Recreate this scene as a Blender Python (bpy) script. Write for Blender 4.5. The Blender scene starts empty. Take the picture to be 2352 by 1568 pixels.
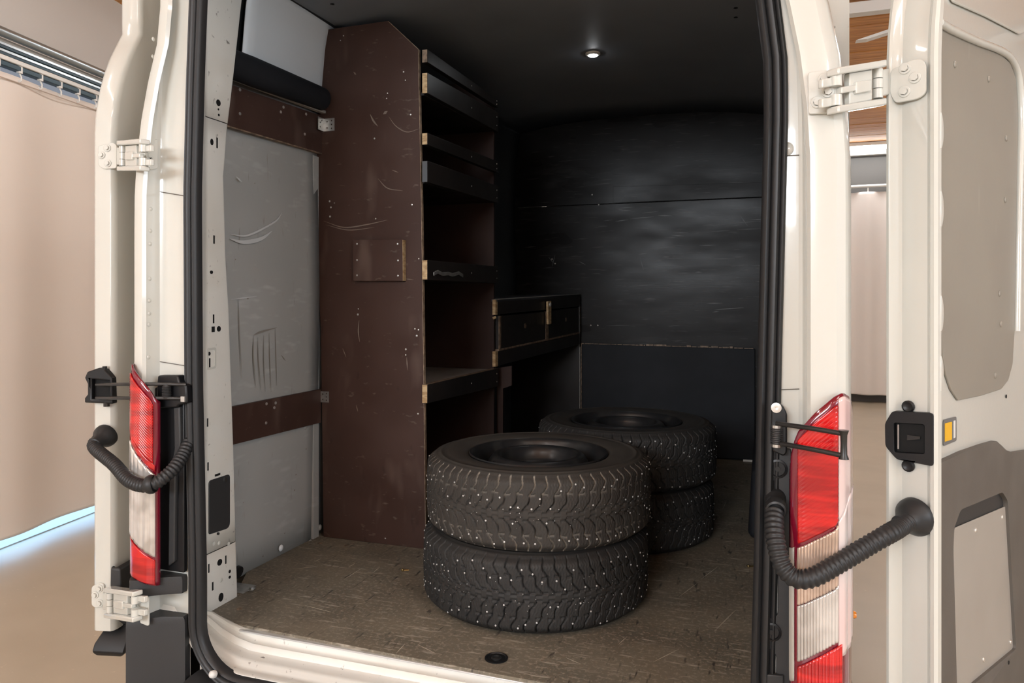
import bpy, bmesh, math, random
import numpy as np
from mathutils import Vector, Matrix
from mathutils.geometry import tessellate_polygon

random.seed(7)
SC = bpy.context.scene
COL = SC.collection

# ------------------------------------------------------------------ camera, world, light, exposure
FOCAL = 1680.0                       # focal length in pixels of a 2352 px wide frame
HORIZON = 690.0
YAW = math.atan(569 / FOCAL)
CAM = Vector((0.69, -1.567, 1.52))
cam_data = bpy.data.cameras.new('camera')
cam_data.sensor_width = 36.0
cam_data.lens = FOCAL / 2352 * 36.0
cam_data.shift_y = -(784 - HORIZON) / 2352
cam_data.clip_start = 0.05
cam = bpy.data.objects.new('camera', cam_data)
cam.location = CAM
cam.rotation_euler = (math.radians(90), 0, YAW)
COL.objects.link(cam)
SC.camera = cam

world = bpy.data.worlds.new('world')
SC.world = world
world.use_nodes = True
world.node_tree.nodes['Background'].inputs['Color'].default_value = (0.80, 0.86, 1.0, 1)
world.node_tree.nodes['Background'].inputs['Strength'].default_value = 0.35

SC.view_settings.view_transform = 'Standard'
SC.view_settings.look = 'None'
SC.view_settings.gamma = 1.0
SC.view_settings.use_curve_mapping = False
SC.view_settings.exposure = -0.12
SC.cycles.use_denoising = True
SC.cycles.max_bounces = 4
SC.cycles.diffuse_bounces = 4
SC.cycles.glossy_bounces = 3
SC.cycles.transmission_bounces = 3
SC.cycles.adaptive_threshold = .05
SC.cycles.sample_clamp_indirect = 6

LAMP_STRENGTH = 24.0                 # the room's ceiling lamps, including the added unseen ones
LAMP_COLOUR = (0.985, 0.98, 0.96)


def area_light(name, loc, rot, sx, sy, power, colour):
    ld = bpy.data.lights.new(name, 'AREA')
    ld.shape = 'RECTANGLE'
    ld.size, ld.size_y = sx, sy
    ld.energy = power
    ld.color = colour
    o = bpy.data.objects.new(name, ld)
    o.location = loc
    o.rotation_euler = rot
    COL.objects.link(o)
    return o


# daylight that falls through the glazed gate behind the left curtain and reaches in under its hem
area_light('gate_daylight', (-4.55, 2.6, 0.75), (0, math.radians(90), 0), 1.3, 7.0, 110, (0.36, 0.66, 1.0)).rotation_euler = (0, math.radians(-62), math.radians(8))

# cool daylight through the high window in the wall opposite the van's rear
area_light('high_window_daylight', (-0.8, -6.9, 2.85), (math.radians(82), 0, 0), 3.4, 1.0, 330, (0.88, 0.94, 1.0))

# cool daylight through the window in the right-hand wall of the room
area_light('side_window_daylight', (4.93, -3.0, 2.3), (0, math.radians(88), 0), 1.5, 3.2, 150, (0.82, 0.91, 1.0))

# ------------------------------------------------------------------ geometry helpers
SN, CS = math.sin(YAW), math.cos(YAW)


def ray(px, py):
    r = (px - 1176) / FOCAL
    return Vector((-SN + CS * r, CS + SN * r, -(py - HORIZON) / FOCAL))


def on_x(px, py, x):
    d = ray(px, py)
    return CAM + d * ((x - CAM.x) / d.x)


def on_y(px, py, y):
    d = ray(px, py)
    return CAM + d * ((y - CAM.y) / d.y)


def on_z(px, py, z):
    d = ray(px, py)
    return CAM + d * ((z - CAM.z) / d.z)


def on_plane(px, py, p0, n):
    d = ray(px, py)
    return CAM + d * ((p0 - CAM).dot(n) / d.dot(n))


V = Vector


class MB:
    """collects shapes; build() links them as one mesh object"""

    def __init__(self):
        self.v, self.f = [], []

    def add(self, vs, fs):
        o = len(self.v)
        self.v += [tuple(p) for p in vs]
        self.f += [tuple(i + o for i in q) for q in fs]
        return self

    def box(self, x0, x1, y0, y1, z0, z1, m=None):
        p = [V((x, y, z)) for z in (z0, z1) for y in (y0, y1) for x in (x0, x1)]
        if m is not None:
            p = [m @ q for q in p]
        return self.add(p, [(0, 2, 3, 1), (4, 5, 7, 6), (0, 1, 5, 4), (2, 6, 7, 3), (0, 4, 6, 2), (1, 3, 7, 5)])

    def hexa(self, p):
        """8 corners: 4 of the bottom loop, 4 of the top loop"""
        return self.add(p, [(3, 2, 1, 0), (4, 5, 6, 7), (0, 1, 5, 4), (1, 2, 6, 5), (2, 3, 7, 6), (3, 0, 4, 7)])

    def prism(self, poly, ext, holes=()):
        poly = [V(p) for p in poly]
        ext = V(ext)
        loops = [poly] + [[V(p) for p in h] for h in holes]
        flat = [p for l in loops for p in l]
        n = len(flat)
        fs = []
        if holes:
            tris = tessellate_polygon(loops)
            fs += [tuple(t) for t in tris] + [tuple(i + n for i in reversed(t)) for t in tris]
        else:
            fs += [tuple(range(n)), tuple(range(2 * n - 1, n - 1, -1))]
        o = 0
        for l in loops:
            k = len(l)
            for i in range(k):
                j = (i + 1) % k
                fs.append((o + i, o + j, o + j + n, o + i + n))
            o += k
        return self.add(flat + [p + ext for p in flat], fs)

    def loft(self, rings, closed=False, cap=False):
        n = len(rings[0])
        vs = [p for r in rings for p in r]
        fs = []
        for a in range(len(rings) - 1):
            for i in range(n if closed else n - 1):
                j = (i + 1) % n
                fs.append((a * n + i, a * n + j, (a + 1) * n + j, (a + 1) * n + i))
        if cap:
            fs.append(tuple(range(n - 1, -1, -1)))
            fs.append(tuple((len(rings) - 1) * n + i for i in range(n)))
        return self.add(vs, fs)

    def tube(self, pts, r, n=10, cap=True):
        pts = [V(p) for p in pts]
        rs = r if isinstance(r, (list, tuple)) else [r] * len(pts)
        rings = []
        up = None
        for i, p in enumerate(pts):
            t = (pts[min(i + 1, len(pts) - 1)] - pts[max(i - 1, 0)]).normalized()
            if up is None:
                up = t.orthogonal().normalized()
            up = (up - t * up.dot(t)).normalized()
            w = t.cross(up)
            rings.append([p + (up * math.cos(a) + w * math.sin(a)) * rs[i] for a in [2 * math.pi * k / n for k in range(n)]])
        return self.loft(rings, True, cap)

    def cyl(self, p0, p1, r, n=12):
        return self.tube([p0, p1], r, n)

    def lathe(self, prof, c, axis=(0, 0, 1), n=48, skip=None, cap=False):
        ax = V(axis).normalized()
        u = ax.orthogonal().normalized()
        if abs(ax.z) > .99:
            u = V((1, 0, 0))
        w = ax.cross(u)
        c = V(c)
        vs = []
        for (r, h) in prof:
            for k in range(n):
                a = 2 * math.pi * k / n
                vs.append(c + ax * h + (u * math.cos(a) + w * math.sin(a)) * r)
        fs = []
        for i in range(len(prof) - 1):
            for k in range(n):
                if skip and skip(i, k):
                    continue
                j = (k + 1) % n
                fs.append((i * n + k, i * n + j, (i + 1) * n + j, (i + 1) * n + k))
        if cap:
            fs.append(tuple(range(n - 1, -1, -1)))
            fs.append(tuple((len(prof) - 1) * n + k for k in range(n)))
        return self.add(vs, fs)

    def bolt(self, c, nrm, r=.011, h=.006):
        """washer plus hexagon head"""
        c, nrm = V(c), V(nrm).normalized()
        self.lathe([(r, 0), (r, h * .3), (r * .93, h * .4), (r * .62, h * .4)], c, nrm, 16)
        self.lathe([(r * .62, h * .35), (r * .60, h), (.0001, h)], c, nrm, 6)
        return self

    def build(self, name, mat, parent=None, bevel=0, smooth=None, label=None, kind=None, seg=2, recalc=True):
        me = bpy.data.meshes.new(name)
        me.from_pydata(self.v, [], self.f)
        if recalc:
            bm = bmesh.new()
            bm.from_mesh(me)
            bmesh.ops.recalc_face_normals(bm, faces=bm.faces)
            bm.to_mesh(me)
            bm.free()
        me.materials.append(mat)
        if smooth is not None or bevel:
            for p in me.polygons:
                p.use_smooth = True
            me.set_sharp_from_angle(angle=math.radians(smooth if smooth is not None else 35))
        o = bpy.data.objects.new(name, me)
        COL.objects.link(o)
        if bevel:
            md = o.modifiers.new('bevel', 'BEVEL')
            md.width = bevel
            md.segments = seg
            md.limit_method = 'ANGLE'
            md.angle_limit = math.radians(40)
        if parent is not None:
            set_parent(o, parent)
        if label:
            o['label'] = label
        if kind:
            o['kind'] = kind
        return o


def set_parent(o, parent):
    o.parent = parent
    if parent.type == 'EMPTY':
        o.matrix_parent_inverse = Matrix.Translation(parent.location).inverted()


def thing(name, label, cat, loc=(0, 0, 0), group=None):
    o = bpy.data.objects.new(name, None)
    o.empty_display_size = .1
    o.location = loc
    COL.objects.link(o)
    tag(o, label, cat, group)
    return o


def tag(o, label, cat, group=None):
    o['label'] = label
    o['category'] = cat
    if group:
        o['group'] = group
    return o


def struct(o):
    o['kind'] = 'structure'
    return o


def rounded(poly, r, n=5):
    """rounds the corners of a planar polygon (list of Vectors)"""
    out = []
    k = len(poly)
    for i in range(k):
        p, a, b = V(poly[i]), V(poly[i - 1]), V(poly[(i + 1) % k])
        rr = r[i] if isinstance(r, (list, tuple)) else r
        if rr <= 0:
            out.append(p)
            continue
        da, db = (a - p), (b - p)
        d = min(rr, da.length * .48, db.length * .48)
        s, e = p + da.normalized() * d, p + db.normalized() * d
        for t in [j / n for j in range(n + 1)]:
            out.append(s * (1 - t) ** 2 + p * 2 * t * (1 - t) + e * t * t)
    return out


def spline(pts, n=12):
    """Catmull-Rom through the points"""
    pts = [V(p) for p in pts]
    q = [pts[0] * 2 - pts[1]] + pts + [pts[-1] * 2 - pts[-2]]
    out = []
    for i in range(1, len(q) - 2):
        for k in range(n):
            t = k / n
            out.append(.5 * ((2 * q[i]) + (q[i + 1] - q[i - 1]) * t + (2 * q[i - 1] - 5 * q[i] + 4 * q[i + 1] - q[i + 2]) * t * t + (3 * q[i] - q[i - 1] - 3 * q[i + 1] + q[i + 2]) * t ** 3))
    out.append(pts[-1])
    return out


def interp(tab, z):
    if z <= tab[0][0]:
        return tab[0][1]
    for (a, va), (b, vb) in zip(tab, tab[1:]):
        if z <= b:
            return va + (vb - va) * (z - a) / (b - a)
    return tab[-1][1]


# ------------------------------------------------------------------ materials
def lin(c):
    return tuple(((x / 255) / 12.92 if x / 255 <= .04045 else ((x / 255 + .055) / 1.055) ** 2.4) for x in c)


def material(name, col, rough=.5, metal=0.0, col2=None, scale=6, detail=5, lo=.4, hi=.65, stretch=(1, 1, 1), bump=None, bump_stretch=(1, 1, 1), coat=0, coat_rough=.06, spec=.5,
             scratch=None, rough_var=None, trans=0, ior=1.45, sheen=0, specks=None, emit=None, alpha=None):
    m = bpy.data.materials.new(name)
    m.use_nodes = True
    nt = m.node_tree
    N, L = nt.nodes, nt.links
    b = N['Principled BSDF']
    b.inputs['Roughness'].default_value = rough
    b.inputs['Metallic'].default_value = metal
    b.inputs['Specular IOR Level'].default_value = spec
    b.inputs['Coat Weight'].default_value = coat
    b.inputs['Coat Roughness'].default_value = coat_rough
    b.inputs['Transmission Weight'].default_value = trans
    b.inputs['IOR'].default_value = ior
    b.inputs['Sheen Weight'].default_value = sheen
    if alpha is not None:
        b.inputs['Alpha'].default_value = alpha
    if emit:
        b.inputs['Emission Color'].default_value = (*emit[0], 1)
        b.inputs['Emission Strength'].default_value = emit[1]
    tc = N.new('ShaderNodeTexCoord')

    def mapped(st):
        mp = N.new('ShaderNodeMapping')
        mp.inputs['Scale'].default_value = st
        L.new(tc.outputs['Object'], mp.inputs['Vector'])
        return mp.outputs['Vector']

    def noise(sc, det=5, st=(1, 1, 1), rgh=.6):
        n = N.new('ShaderNodeTexNoise')
        n.inputs['Scale'].default_value = sc
        n.inputs['Detail'].default_value = min(det, 2)
        n.inputs['Roughness'].default_value = rgh
        L.new(mapped(st), n.inputs['Vector'])
        return n.outputs['Fac']

    def ramp(fac, a, bb, ca=(0, 0, 0, 1), cb=(1, 1, 1, 1)):
        r = N.new('ShaderNodeValToRGB')
        r.color_ramp.elements[0].position = a
        r.color_ramp.elements[0].color = ca
        r.color_ramp.elements[1].position = bb
        r.color_ramp.elements[1].color = cb
        L.new(fac, r.inputs['Fac'])
        return r.outputs['Color']

    def mix(fac, a, bcol):
        x = N.new('ShaderNodeMix')
        x.data_type = 'RGBA'
        if isinstance(fac, float):
            x.inputs[0].default_value = fac
        else:
            L.new(fac, x.inputs[0])
        for sock, val in ((x.inputs[6], a), (x.inputs[7], bcol)):
            if isinstance(val, tuple):
                sock.default_value = (*val[:3], 1)
            else:
                L.new(val, sock)
        return x.outputs[2]

    cur = tuple(col)
    if col2:
        cur = mix(ramp(noise(scale, detail, stretch), lo, hi), cur, tuple(col2))
    for s in (scratch or []):                      # (colour, scale, stretch, low, high)
        cur = mix(ramp(noise(s[1], 6, s[2], .7), s[3], s[4]), cur, tuple(s[0]))
    if specks:                                     # (colour, scale, radius)
        vo = N.new('ShaderNodeTexVoronoi')
        vo.inputs['Scale'].default_value = specks[1]
        L.new(mapped((1, 1, 1)), vo.inputs['Vector'])
        cur = mix(ramp(vo.outputs['Distance'], specks[2] * .7, specks[2], (1, 1, 1, 1), (0, 0, 0, 1)), cur, tuple(specks[0]))
    if isinstance(cur, tuple):
        b.inputs['Base Color'].default_value = (*cur[:3], 1)
    else:
        L.new(cur, b.inputs['Base Color'])
    if rough_var:                                  # (scale, low rough, high rough, stretch)
        mr = N.new('ShaderNodeMapRange')
        mr.inputs['From Min'].default_value = .3
        mr.inputs['From Max'].default_value = .7
        mr.inputs['To Min'].default_value = rough_var[1]
        mr.inputs['To Max'].default_value = rough_var[2]
        L.new(noise(rough_var[0], 2, rough_var[3] if len(rough_var) > 3 else (1, 1, 1)), mr.inputs['Value'])
        L.new(mr.outputs[0], b.inputs['Roughness'])
    if bump:                                       # (scale, strength, distance)
        bp = N.new('ShaderNodeBump')
        bp.inputs['Strength'].default_value = bump[1]
        bp.inputs['Distance'].default_value = bump[2]
        L.new(noise(bump[0], 1, bump_stretch), bp.inputs['Height'])
        L.new(bp.outputs['Normal'], b.inputs['Normal'])
    return m


M = {}
M['paint'] = material('white_paint', (.60, .598, .55), .22, coat=.8, coat_rough=.05, bump=(90, .05, .002), col2=(.575, .572, .525), scale=1.5)
M['paint_worn'] = material('worn_white_paint', (.76, .75, .70), .35, coat=.3, coat_rough=.2, bump=(60, .06, .002), col2=(.70, .67, .60), scale=5, lo=.45, hi=.75,
                           scratch=[((.20, .18, .16), 30, (1, 1, 1), .69, .76), ((.30, .28, .25), 60, (1, 1, .5), .68, .80)])
M['rubber'] = material('black_rubber', (.018, .018, .019), .45, bump=(180, .08, .001))
M['plastic'] = material('black_plastic', (.030, .030, .031), .5, bump=(500, .25, .0006))
M['plastic_dark'] = material('deep_black_plastic', (.006, .006, .007), .42)
M['trim'] = material('grey_door_trim', (.105, .093, .080), .6, bump=(420, .25, .0008), col2=(.12, .108, .094), scale=7)
M['hardboard'] = material('grey_hardboard', (.27, .25, .21), .42, col2=(.25, .23, .195), scale=2.5, bump=(40, .05, .002), scratch=[((.33, .31, .27), 9, (1, 1, .35), .66, .8)])
M['plate_grey'] = material('grey_plate', (.36, .335, .30), .38, col2=(.335, .31, .275), scale=4)
M['lining'] = material('grey_wall_lining', (.345, .345, .33), .42, col2=(.315, .315, .30), scale=2.2, bump=(14, .06, .004),
                       scratch=[((.41, .41, .40), 7, (1, 1.2, 3.5), .58, .80), ((.24, .22, .19), 20, (3, 3, .35), .66, .76)], specks=((.2, .17, .13), 14, .05))
M['lining_top'] = material('pale_grey_upper_lining', (.66, .69, .71), .32, coat=.2, coat_rough=.2, bump=(9, .05, .004))
M['lining_dark'] = material('dark_grey_lining', (.075, .08, .086), .55, col2=(.06, .064, .07), scale=3)
M['ceiling_felt'] = material('dark_ceiling_board', (.21, .228, .255), .55, col2=(.185, .20, .225), scale=2, bump=(220, .15, .001))
M['ply'] = material('brown_film_plywood', (.050, .0265, .0205), .45, spec=.22, col2=(.062, .035, .028), scale=3.5, bump=(330, .22, .0007), rough_var=(5, .34, .52),
                    scratch=[((.095, .062, .05), 9, (1, 1, .35), .58, .78), ((.12, .092, .076), 34, (.6, 1, 1.3), .66, .82), ((.03, .018, .015), 16, (1, 1, .4), .70, .8)])
M['ply_dark'] = material('black_brown_film_plywood', (.020, .017, .016), .40, spec=.35, col2=(.025, .021, .019), scale=3, bump=(300, .2, .0007), rough_var=(6, .30, .45),
                         scratch=[((.06, .053, .048), 15, (.5, 1, 1.6), .68, .80)])
M['ply_far'] = material('shaded_film_plywood', (.034, .019, .016), .45, spec=.2, col2=(.042, .025, .021), scale=4, bump=(330, .2, .0007))  # darker copy of the brown plywood; the far panel's shade is in the colour
M['ply_bulk'] = material('near_black_bulkhead_plywood', (.012, .0105, .010), .45, spec=.14, col2=(.016, .0145, .014), scale=2.5, bump=(70, .12, .0010), bump_stretch=(.12, 1, 4), rough_var=(3.2, .23, .44, (.6, 1, 2.2)),
                         scratch=[((.030, .028, .027), 4.5, (.7, 1, 3.2), .58, .80), ((.055, .052, .05), 26, (.25, 1, 3), .62, .76)])
M['ply_edge'] = material('pale_plywood_edge', (.50, .36, .20), .6, col2=(.33, .21, .10), scale=30, stretch=(1, 1, 3), lo=.42, hi=.6)
M['ply_edge_dim'] = material('dirty_plywood_edge', (.24, .165, .11), .6, col2=(.11, .075, .05), scale=45, lo=.42, hi=.6)
M['ply_edge_mid'] = material('scuffed_plywood_edge', (.36, .26, .18), .6, col2=(.20, .14, .095), scale=45, lo=.42, hi=.6)
M['felt'] = material('black_blue_liner', (.011, .012, .0145), .65, spec=.25, bump=(160, .2, .001), col2=(.015, .016, .019), scale=5)
M['floor_ply'] = material('worn_cargo_floor', (.185, .160, .120), .5, spec=.3, col2=(.140, .123, .095), scale=3, stretch=(1, 2.2, 1), bump=(260, .25, .0008), rough_var=(4, .38, .58),
                          scratch=[((.105, .092, .075), 2.1, (1, 1.3, 1), .54, .74), ((.36, .32, .26), 34, (.35, 2.4, 1), .60, .72), ((.28, .245, .19), 90, (1, 1, 1), .52, .70), ((.06, .052, .045), 24, (2.2, .5, 1), .62, .74)])
M['galv'] = material('galvanised_steel', (.62, .62, .60), .38, .85, col2=(.48, .48, .47), scale=40)
M['steel'] = material('bare_steel', (.60, .59, .57), .3, 1.0)
M['screw'] = material('bright_screw', (.75, .73, .70), .3, .8)
M['brass'] = material('brass_screw', (.55, .40, .18), .3, 1.0)
M['alu'] = material('aluminium_sill_strip', (.70, .70, .70), .35, .6)
M['hole'] = material('dark_hole', (.004, .004, .004), .8)
M['wire'] = material('dark_metal_wire', (.045, .043, .042), .35, .6)
M['red_lens'] = material('red_lens', (.30, .002, .005), .14, coat=.8, coat_rough=.03, col2=(.58, .010, .010), scale=16, stretch=(.35, .35, 3.2), lo=.38, hi=.62)
M['red_dark'] = material('dark_red_lens_edge', (.16, .004, .018), .12, coat=1, coat_rough=.03)
M['clear_lens'] = material('clear_lens', (.72, .69, .66), .13, .5, coat=1, coat_rough=.03, col2=(.46, .43, .40), scale=18, stretch=(1, 1, .7))
M['amber_lens'] = material('amber_tinted_lens', (.66, .50, .40), .16, .45, coat=1, coat_rough=.03, col2=(.46, .34, .27), scale=22, stretch=(1, 1, 1))
M['pink_lens'] = material('pale_lens_side', (.66, .45, .43), .15, coat=1, coat_rough=.03, col2=(.62, .54, .52), scale=4, stretch=(1, 1, .6))
M['orange_lens'] = material('orange_marker', (.8, .25, .02), .15, coat=1)
M['yellow'] = material('yellow_label', (.75, .42, .01), .4)
M['label_white'] = material('white_label', (.7, .69, .66), .4)
M['label_grey'] = material('grey_label', (.14, .14, .14), .4)
M['tyre'] = material('tyre_rubber', (.023, .0218, .021), .62, spec=.35, col2=(.030, .0285, .027), scale=14, bump=(320, .25, .0005))
M['tyre_side'] = material('tyre_sidewall', (.026, .024, .023), .58, spec=.35, col2=(.034, .032, .029), scale=6, bump=(60, .15, .001))
M['wheel'] = material('black_steel_wheel', (.014, .014, .015), .34, coat=.15, coat_rough=.2, col2=(.026, .025, .024), scale=16, lo=.5, hi=.7)
M['stud'] = material('tungsten_stud', (.62, .61, .60), .4, .4)
M['curtain'] = material('blush_curtain', (.86, .77, .70), .8, sheen=.2, bump=(500, .2, .0006), bump_stretch=(1, 1, .2))
M['curtain_far'] = material('pale_curtain', (.86, .80, .76), .8, sheen=.2)
M['white_metal'] = material('white_enamel', (.80, .79, .76), .35)
M['rail_steel'] = material('blue_grey_steel_rail', (.46, .52, .56), .3, .8)
M['rail_dark'] = material('dark_teal_rail', (.05, .085, .11), .4, .3)
M['room_wall'] = material('white_wall', (.70, .66, .62), .7, bump=(30, .1, .002))
M['room_grey'] = material('grey_wall', (.13, .125, .12), .7)
M['room_floor'] = material('tan_epoxy_floor', (.50, .425, .325), .28, col2=(.46, .39, .295), scale=2.2,
                           scratch=[((.62, .53, .41), 26, (1, 1, 1), .68, .78)])
M['pine'] = material('pine_boards', (.72, .33, .085), .5, col2=(.52, .21, .045), scale=5, stretch=(.5, 9, 9), lo=.38, hi=.66)
M['tube_lamp'] = material('lamp_tube', (.9, .9, .9), .4, emit=(LAMP_COLOUR, LAMP_STRENGTH))
M['led'] = material('led_lens', (.9, .9, .9), .4, emit=((.95, .97, 1), 130))
M['glass'] = material('window_glass', (.9, .95, 1), .05, trans=1, ior=1.1)
M['concrete'] = material('pale_threshold', (.62, .66, .70), .4)

# ------------------------------------------------------------------ the room
CEIL_Z = 3.82
CUR_A = V((-3.649, 1.62, 0))                     # the left curtain hangs in this vertical plane
CUR_D = (V((-3.767, 2.378, 0)) - CUR_A).normalized()
CUR_N = V((CUR_D.y, -CUR_D.x, 0))                # points into the room


def cur(u, w, z):
    p = CUR_A + CUR_D * u + CUR_N * w
    return V((p.x, p.y, z))


struct(MB().box(-9, 6, -8, 12, -.05, 0).build('floor', M['room_floor']))
ceiling = struct(MB().box(-6, 6, -8, 12, CEIL_Z + .02, CEIL_Z + .06).build('ceiling', M['pine']))
plank_me = None
for i in range(110):                             # pine boards of the ceiling
    y = -7.9 + i * .18
    if plank_me is None:
        pl = MB().box(-6, 6, -.087, .087, -.012, .012).build('plank', M['pine'], ceiling, bevel=.006, seg=1)
        plank_me = pl.data
    else:
        pl = bpy.data.objects.new('plank', plank_me)
        COL.objects.link(pl)
        set_parent(pl, ceiling)
    pl.location = (random.uniform(-.0, .0), y, CEIL_Z + .008 + random.uniform(-.003, .003))
struct(MB().box(-6, 6, 10.62, 10.72, 0, CEIL_Z).build('wall_back', M['room_grey']))
struct(MB().prism([V((5, -8, 0)), V((5, 12, 0)), V((5, 12, CEIL_Z)), V((5, -8, CEIL_Z))], (.1, 0, 0), [[V((5, -4.7, 1.5)), V((5, -1.3, 1.5)), V((5, -1.3, 3.1)), V((5, -4.7, 3.1))]]).build('wall_right', M['room_wall']))
win2 = struct(MB().prism([V((4.985, -4.7, 1.5)), V((4.985, -1.3, 1.5)), V((4.985, -1.3, 3.1)), V((4.985, -4.7, 3.1))], (.06, 0, 0), [[V((4.985, -4.65 + k * 1.675, 1.55)), V((4.985, -3.025 + k * 1.675, 1.55)), V((4.985, -3.025 + k * 1.675, 3.05)), V((4.985, -4.65 + k * 1.675, 3.05))] for k in range(2)]).build('window_2', M['white_metal']))
for k in range(2):
    MB().box(5.01, 5.02, -4.65 + k * 1.675, -3.025 + k * 1.675, 1.55, 3.05).build('pane', M['glass'], win2)
struct(MB().prism([V((-6, -7.0, 0)), V((6, -7.0, 0)), V((6, -7.0, CEIL_Z)), V((-6, -7.0, CEIL_Z))], (0, -.1, 0), [[V((-2.6, -7, 2.3)), V((1.0, -7, 2.3)), V((1.0, -7, 3.4)), V((-2.6, -7, 3.4))]]).build('wall_front', M['room_wall']))
win = struct(MB().prism([V((-2.6, -6.98, 2.3)), V((1.0, -6.98, 2.3)), V((1.0, -6.98, 3.4)), V((-2.6, -6.98, 3.4))], (0, -.06, 0), [[V((-2.55 + k * 1.2, -6.98, 2.35)), V((-1.45 + k * 1.2, -6.98, 2.35)), V((-1.45 + k * 1.2, -6.98, 3.35)), V((-2.55 + k * 1.2, -6.98, 3.35))] for k in range(3)]).build('window_1', M['white_metal']))
for k in range(3):
    MB().box(-2.55 + k * 1.2, -1.45 + k * 1.2, -7.02, -7.01, 2.35, 3.35).build('pane', M['glass'], win)
mb = MB()
mb.hexa([cur(-10, -.16, 3.15), cur(10, -.16, 3.15), cur(10, -.26, 3.15), cur(-10, -.26, 3.15), cur(-10, -.16, CEIL_Z), cur(10, -.16, CEIL_Z), cur(10, -.26, CEIL_Z), cur(-10, -.26, CEIL_Z)])
wl = struct(mb.build('wall_left', M['room_wall']))
mb = MB()
mb.hexa([cur(-10, -.05, 0.001), cur(10, -.05, 0.001), cur(10, -.75, 0.001), cur(-10, -.75, 0.001), cur(-10, -.05, .006), cur(10, -.05, .006), cur(10, -.75, .006), cur(-10, -.75, .006)])
struct(mb.build('trim_1', M['concrete']))


def curtain(name, place, u0, u1, z0, z1, mat, amp, pitch, parent, n=None):
    n = n or int((u1 - u0) / .03)
    rings = []
    zs = [z0, z0 + .02, z0 + .06] + [z0 + .06 + (z1 - z0 - .14) * k / 10 for k in range(1, 11)] + [z1 - .04, z1]
    for z in zs:
        k = .55 + .45 * (z1 - z) / (z1 - z0)
        rings.append([place(u0 + (u1 - u0) * i / n, amp * k * (math.sin(2 * math.pi * (u0 + (u1 - u0) * i / n) / pitch + .6 * math.sin(i * .07)) + .5 * math.sin(4.7 * (u0 + (u1 - u0) * i / n) / pitch + z * .5)), z) for i in range(n + 1)])
    o = MB().loft(rings).build(name, mat, parent, smooth=80)
    sd = o.modifiers.new('thickness', 'SOLIDIFY')
    sd.thickness = .004
    return o


ct = thing('curtain', 'long smooth blush curtain hanging over the bright daylit gap along the side wall', 'curtain', cur(0, 0, 0))
curtain('curtain_cloth', cur, -6, 7.5, .075, 2.90, M['curtain'], .016, .62, ct)
hem = MB()
hem.tube([cur(-6 + i * .25, .024, 2.862) for i in range(55)], .004, 6)
hem.build('top_hem_seam', material('hem_seam', (.55, .45, .38), .8), ct)
hook0 = None
for k in range(84):
    u = -6 + .08 + k * .159
    if hook0 is None:
        hm = MB()
        hm.box(-.012, .012, -.012, .012, .03, .075)
        hm.tube([V((0, 0, .03)), V((.0, .012, .012)), V((0, .012, -.012)), V((0, 0, -.022)), V((0, -.008, -.012))], .005, 6)
        hook0 = hm.build('curtain_hook', M['white_metal'], ct)
        h = hook0
    else:
        h = bpy.data.objects.new('curtain_hook', hook0.data)
        COL.objects.link(h)
        set_parent(h, ct)
    h.location = cur(u, .018, 2.895)

rl = thing('curtain_track', 'steel and white track with dark grooves carrying the blush curtain', 'curtain rail', cur(0, 0, 2.95))


def bar(name, w0, w1, z0, z1, mat, par, u0=-9, u1=9, bev=.004):
    m = MB().hexa([cur(u0, w0, z0), cur(u1, w0, z0), cur(u1, w1, z0), cur(u0, w1, z0), cur(u0, w0, z1), cur(u1, w0, z1), cur(u1, w1, z1), cur(u0, w1, z1)])
    return m.build(name, mat, par, bevel=bev)


bar('glide_channel', -.02, .03, 2.935, 2.966, M['rail_dark'], rl)
bar('white_lip', -.02, .04, 2.968, 2.996, M['white_metal'], rl)
for k in range(4):
    bar('groove_slat', -.05, .035 - .006 * (k % 2), 2.998 + k * .02, 3.015 + k * .02, M['rail_dark'] if k % 2 == 0 else M['rail_steel'], rl, bev=.002)
bar('grey_band', -.10, .0, 3.078, 3.11, M['plate_grey'], rl)  # plain grey band set back above the slats
MB().cyl(cur(-9, .02, 3.138), cur(9, .02, 3.138), .03, 16).build('guide_pipe', M['rail_steel'], rl, smooth=60)

# far wall
cf = thing('curtain', 'pale pleated curtain hanging in front of the grey end wall', 'curtain', (2.0, 10.4, 0))
curtain('curtain_cloth', lambda u, w, z: V((u, 10.4 - w, z)), -3.5, 4.8, .12, 3.13, M['curtain_far'], .05, .42, cf)
for k in range(30):
    MB().box(-3.4 + k * .28, -3.38 + k * .28, 10.385, 10.4, 3.10, 3.20).build('curtain_hook', M['white_metal'], cf)
tag(MB().cyl((-3.6, 10.39, 3.215), (4.9, 10.39, 3.215), .024, 10).build('curtain_rod', M['white_metal'], smooth=60), 'white rod on the grey end wall holding the pale curtain', 'curtain rod')
struct(MB().box(-5, 5, 10.50, 10.615, 3.70, 3.79).build('trim_2', M['white_metal']))
struct(MB().box(-5, 5, 10.58, 10.62, 0, .10).build('baseboard_back', M['room_grey']))
tb = thing('tie_beam', 'white steel tie beam with a slanting brace under the pine ceiling', 'beam', (1.6, 4.57, 3.7))
MB().box(-4.2, 4.9, 4.52, 4.62, 3.70, 3.785).build('beam', M['white_metal'], tb, bevel=.006)
MB().hexa([V((1.42, 4.85, 3.60)), V((1.50, 4.85, 3.60)), V((1.50, 4.93, 3.60)), V((1.42, 4.93, 3.60)), V((2.20, 4.85, 3.80)), V((2.34, 4.85, 3.80)), V((2.34, 4.93, 3.80)), V((2.20, 4.93, 3.80))]).build('brace', M['white_metal'], tb)


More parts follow.
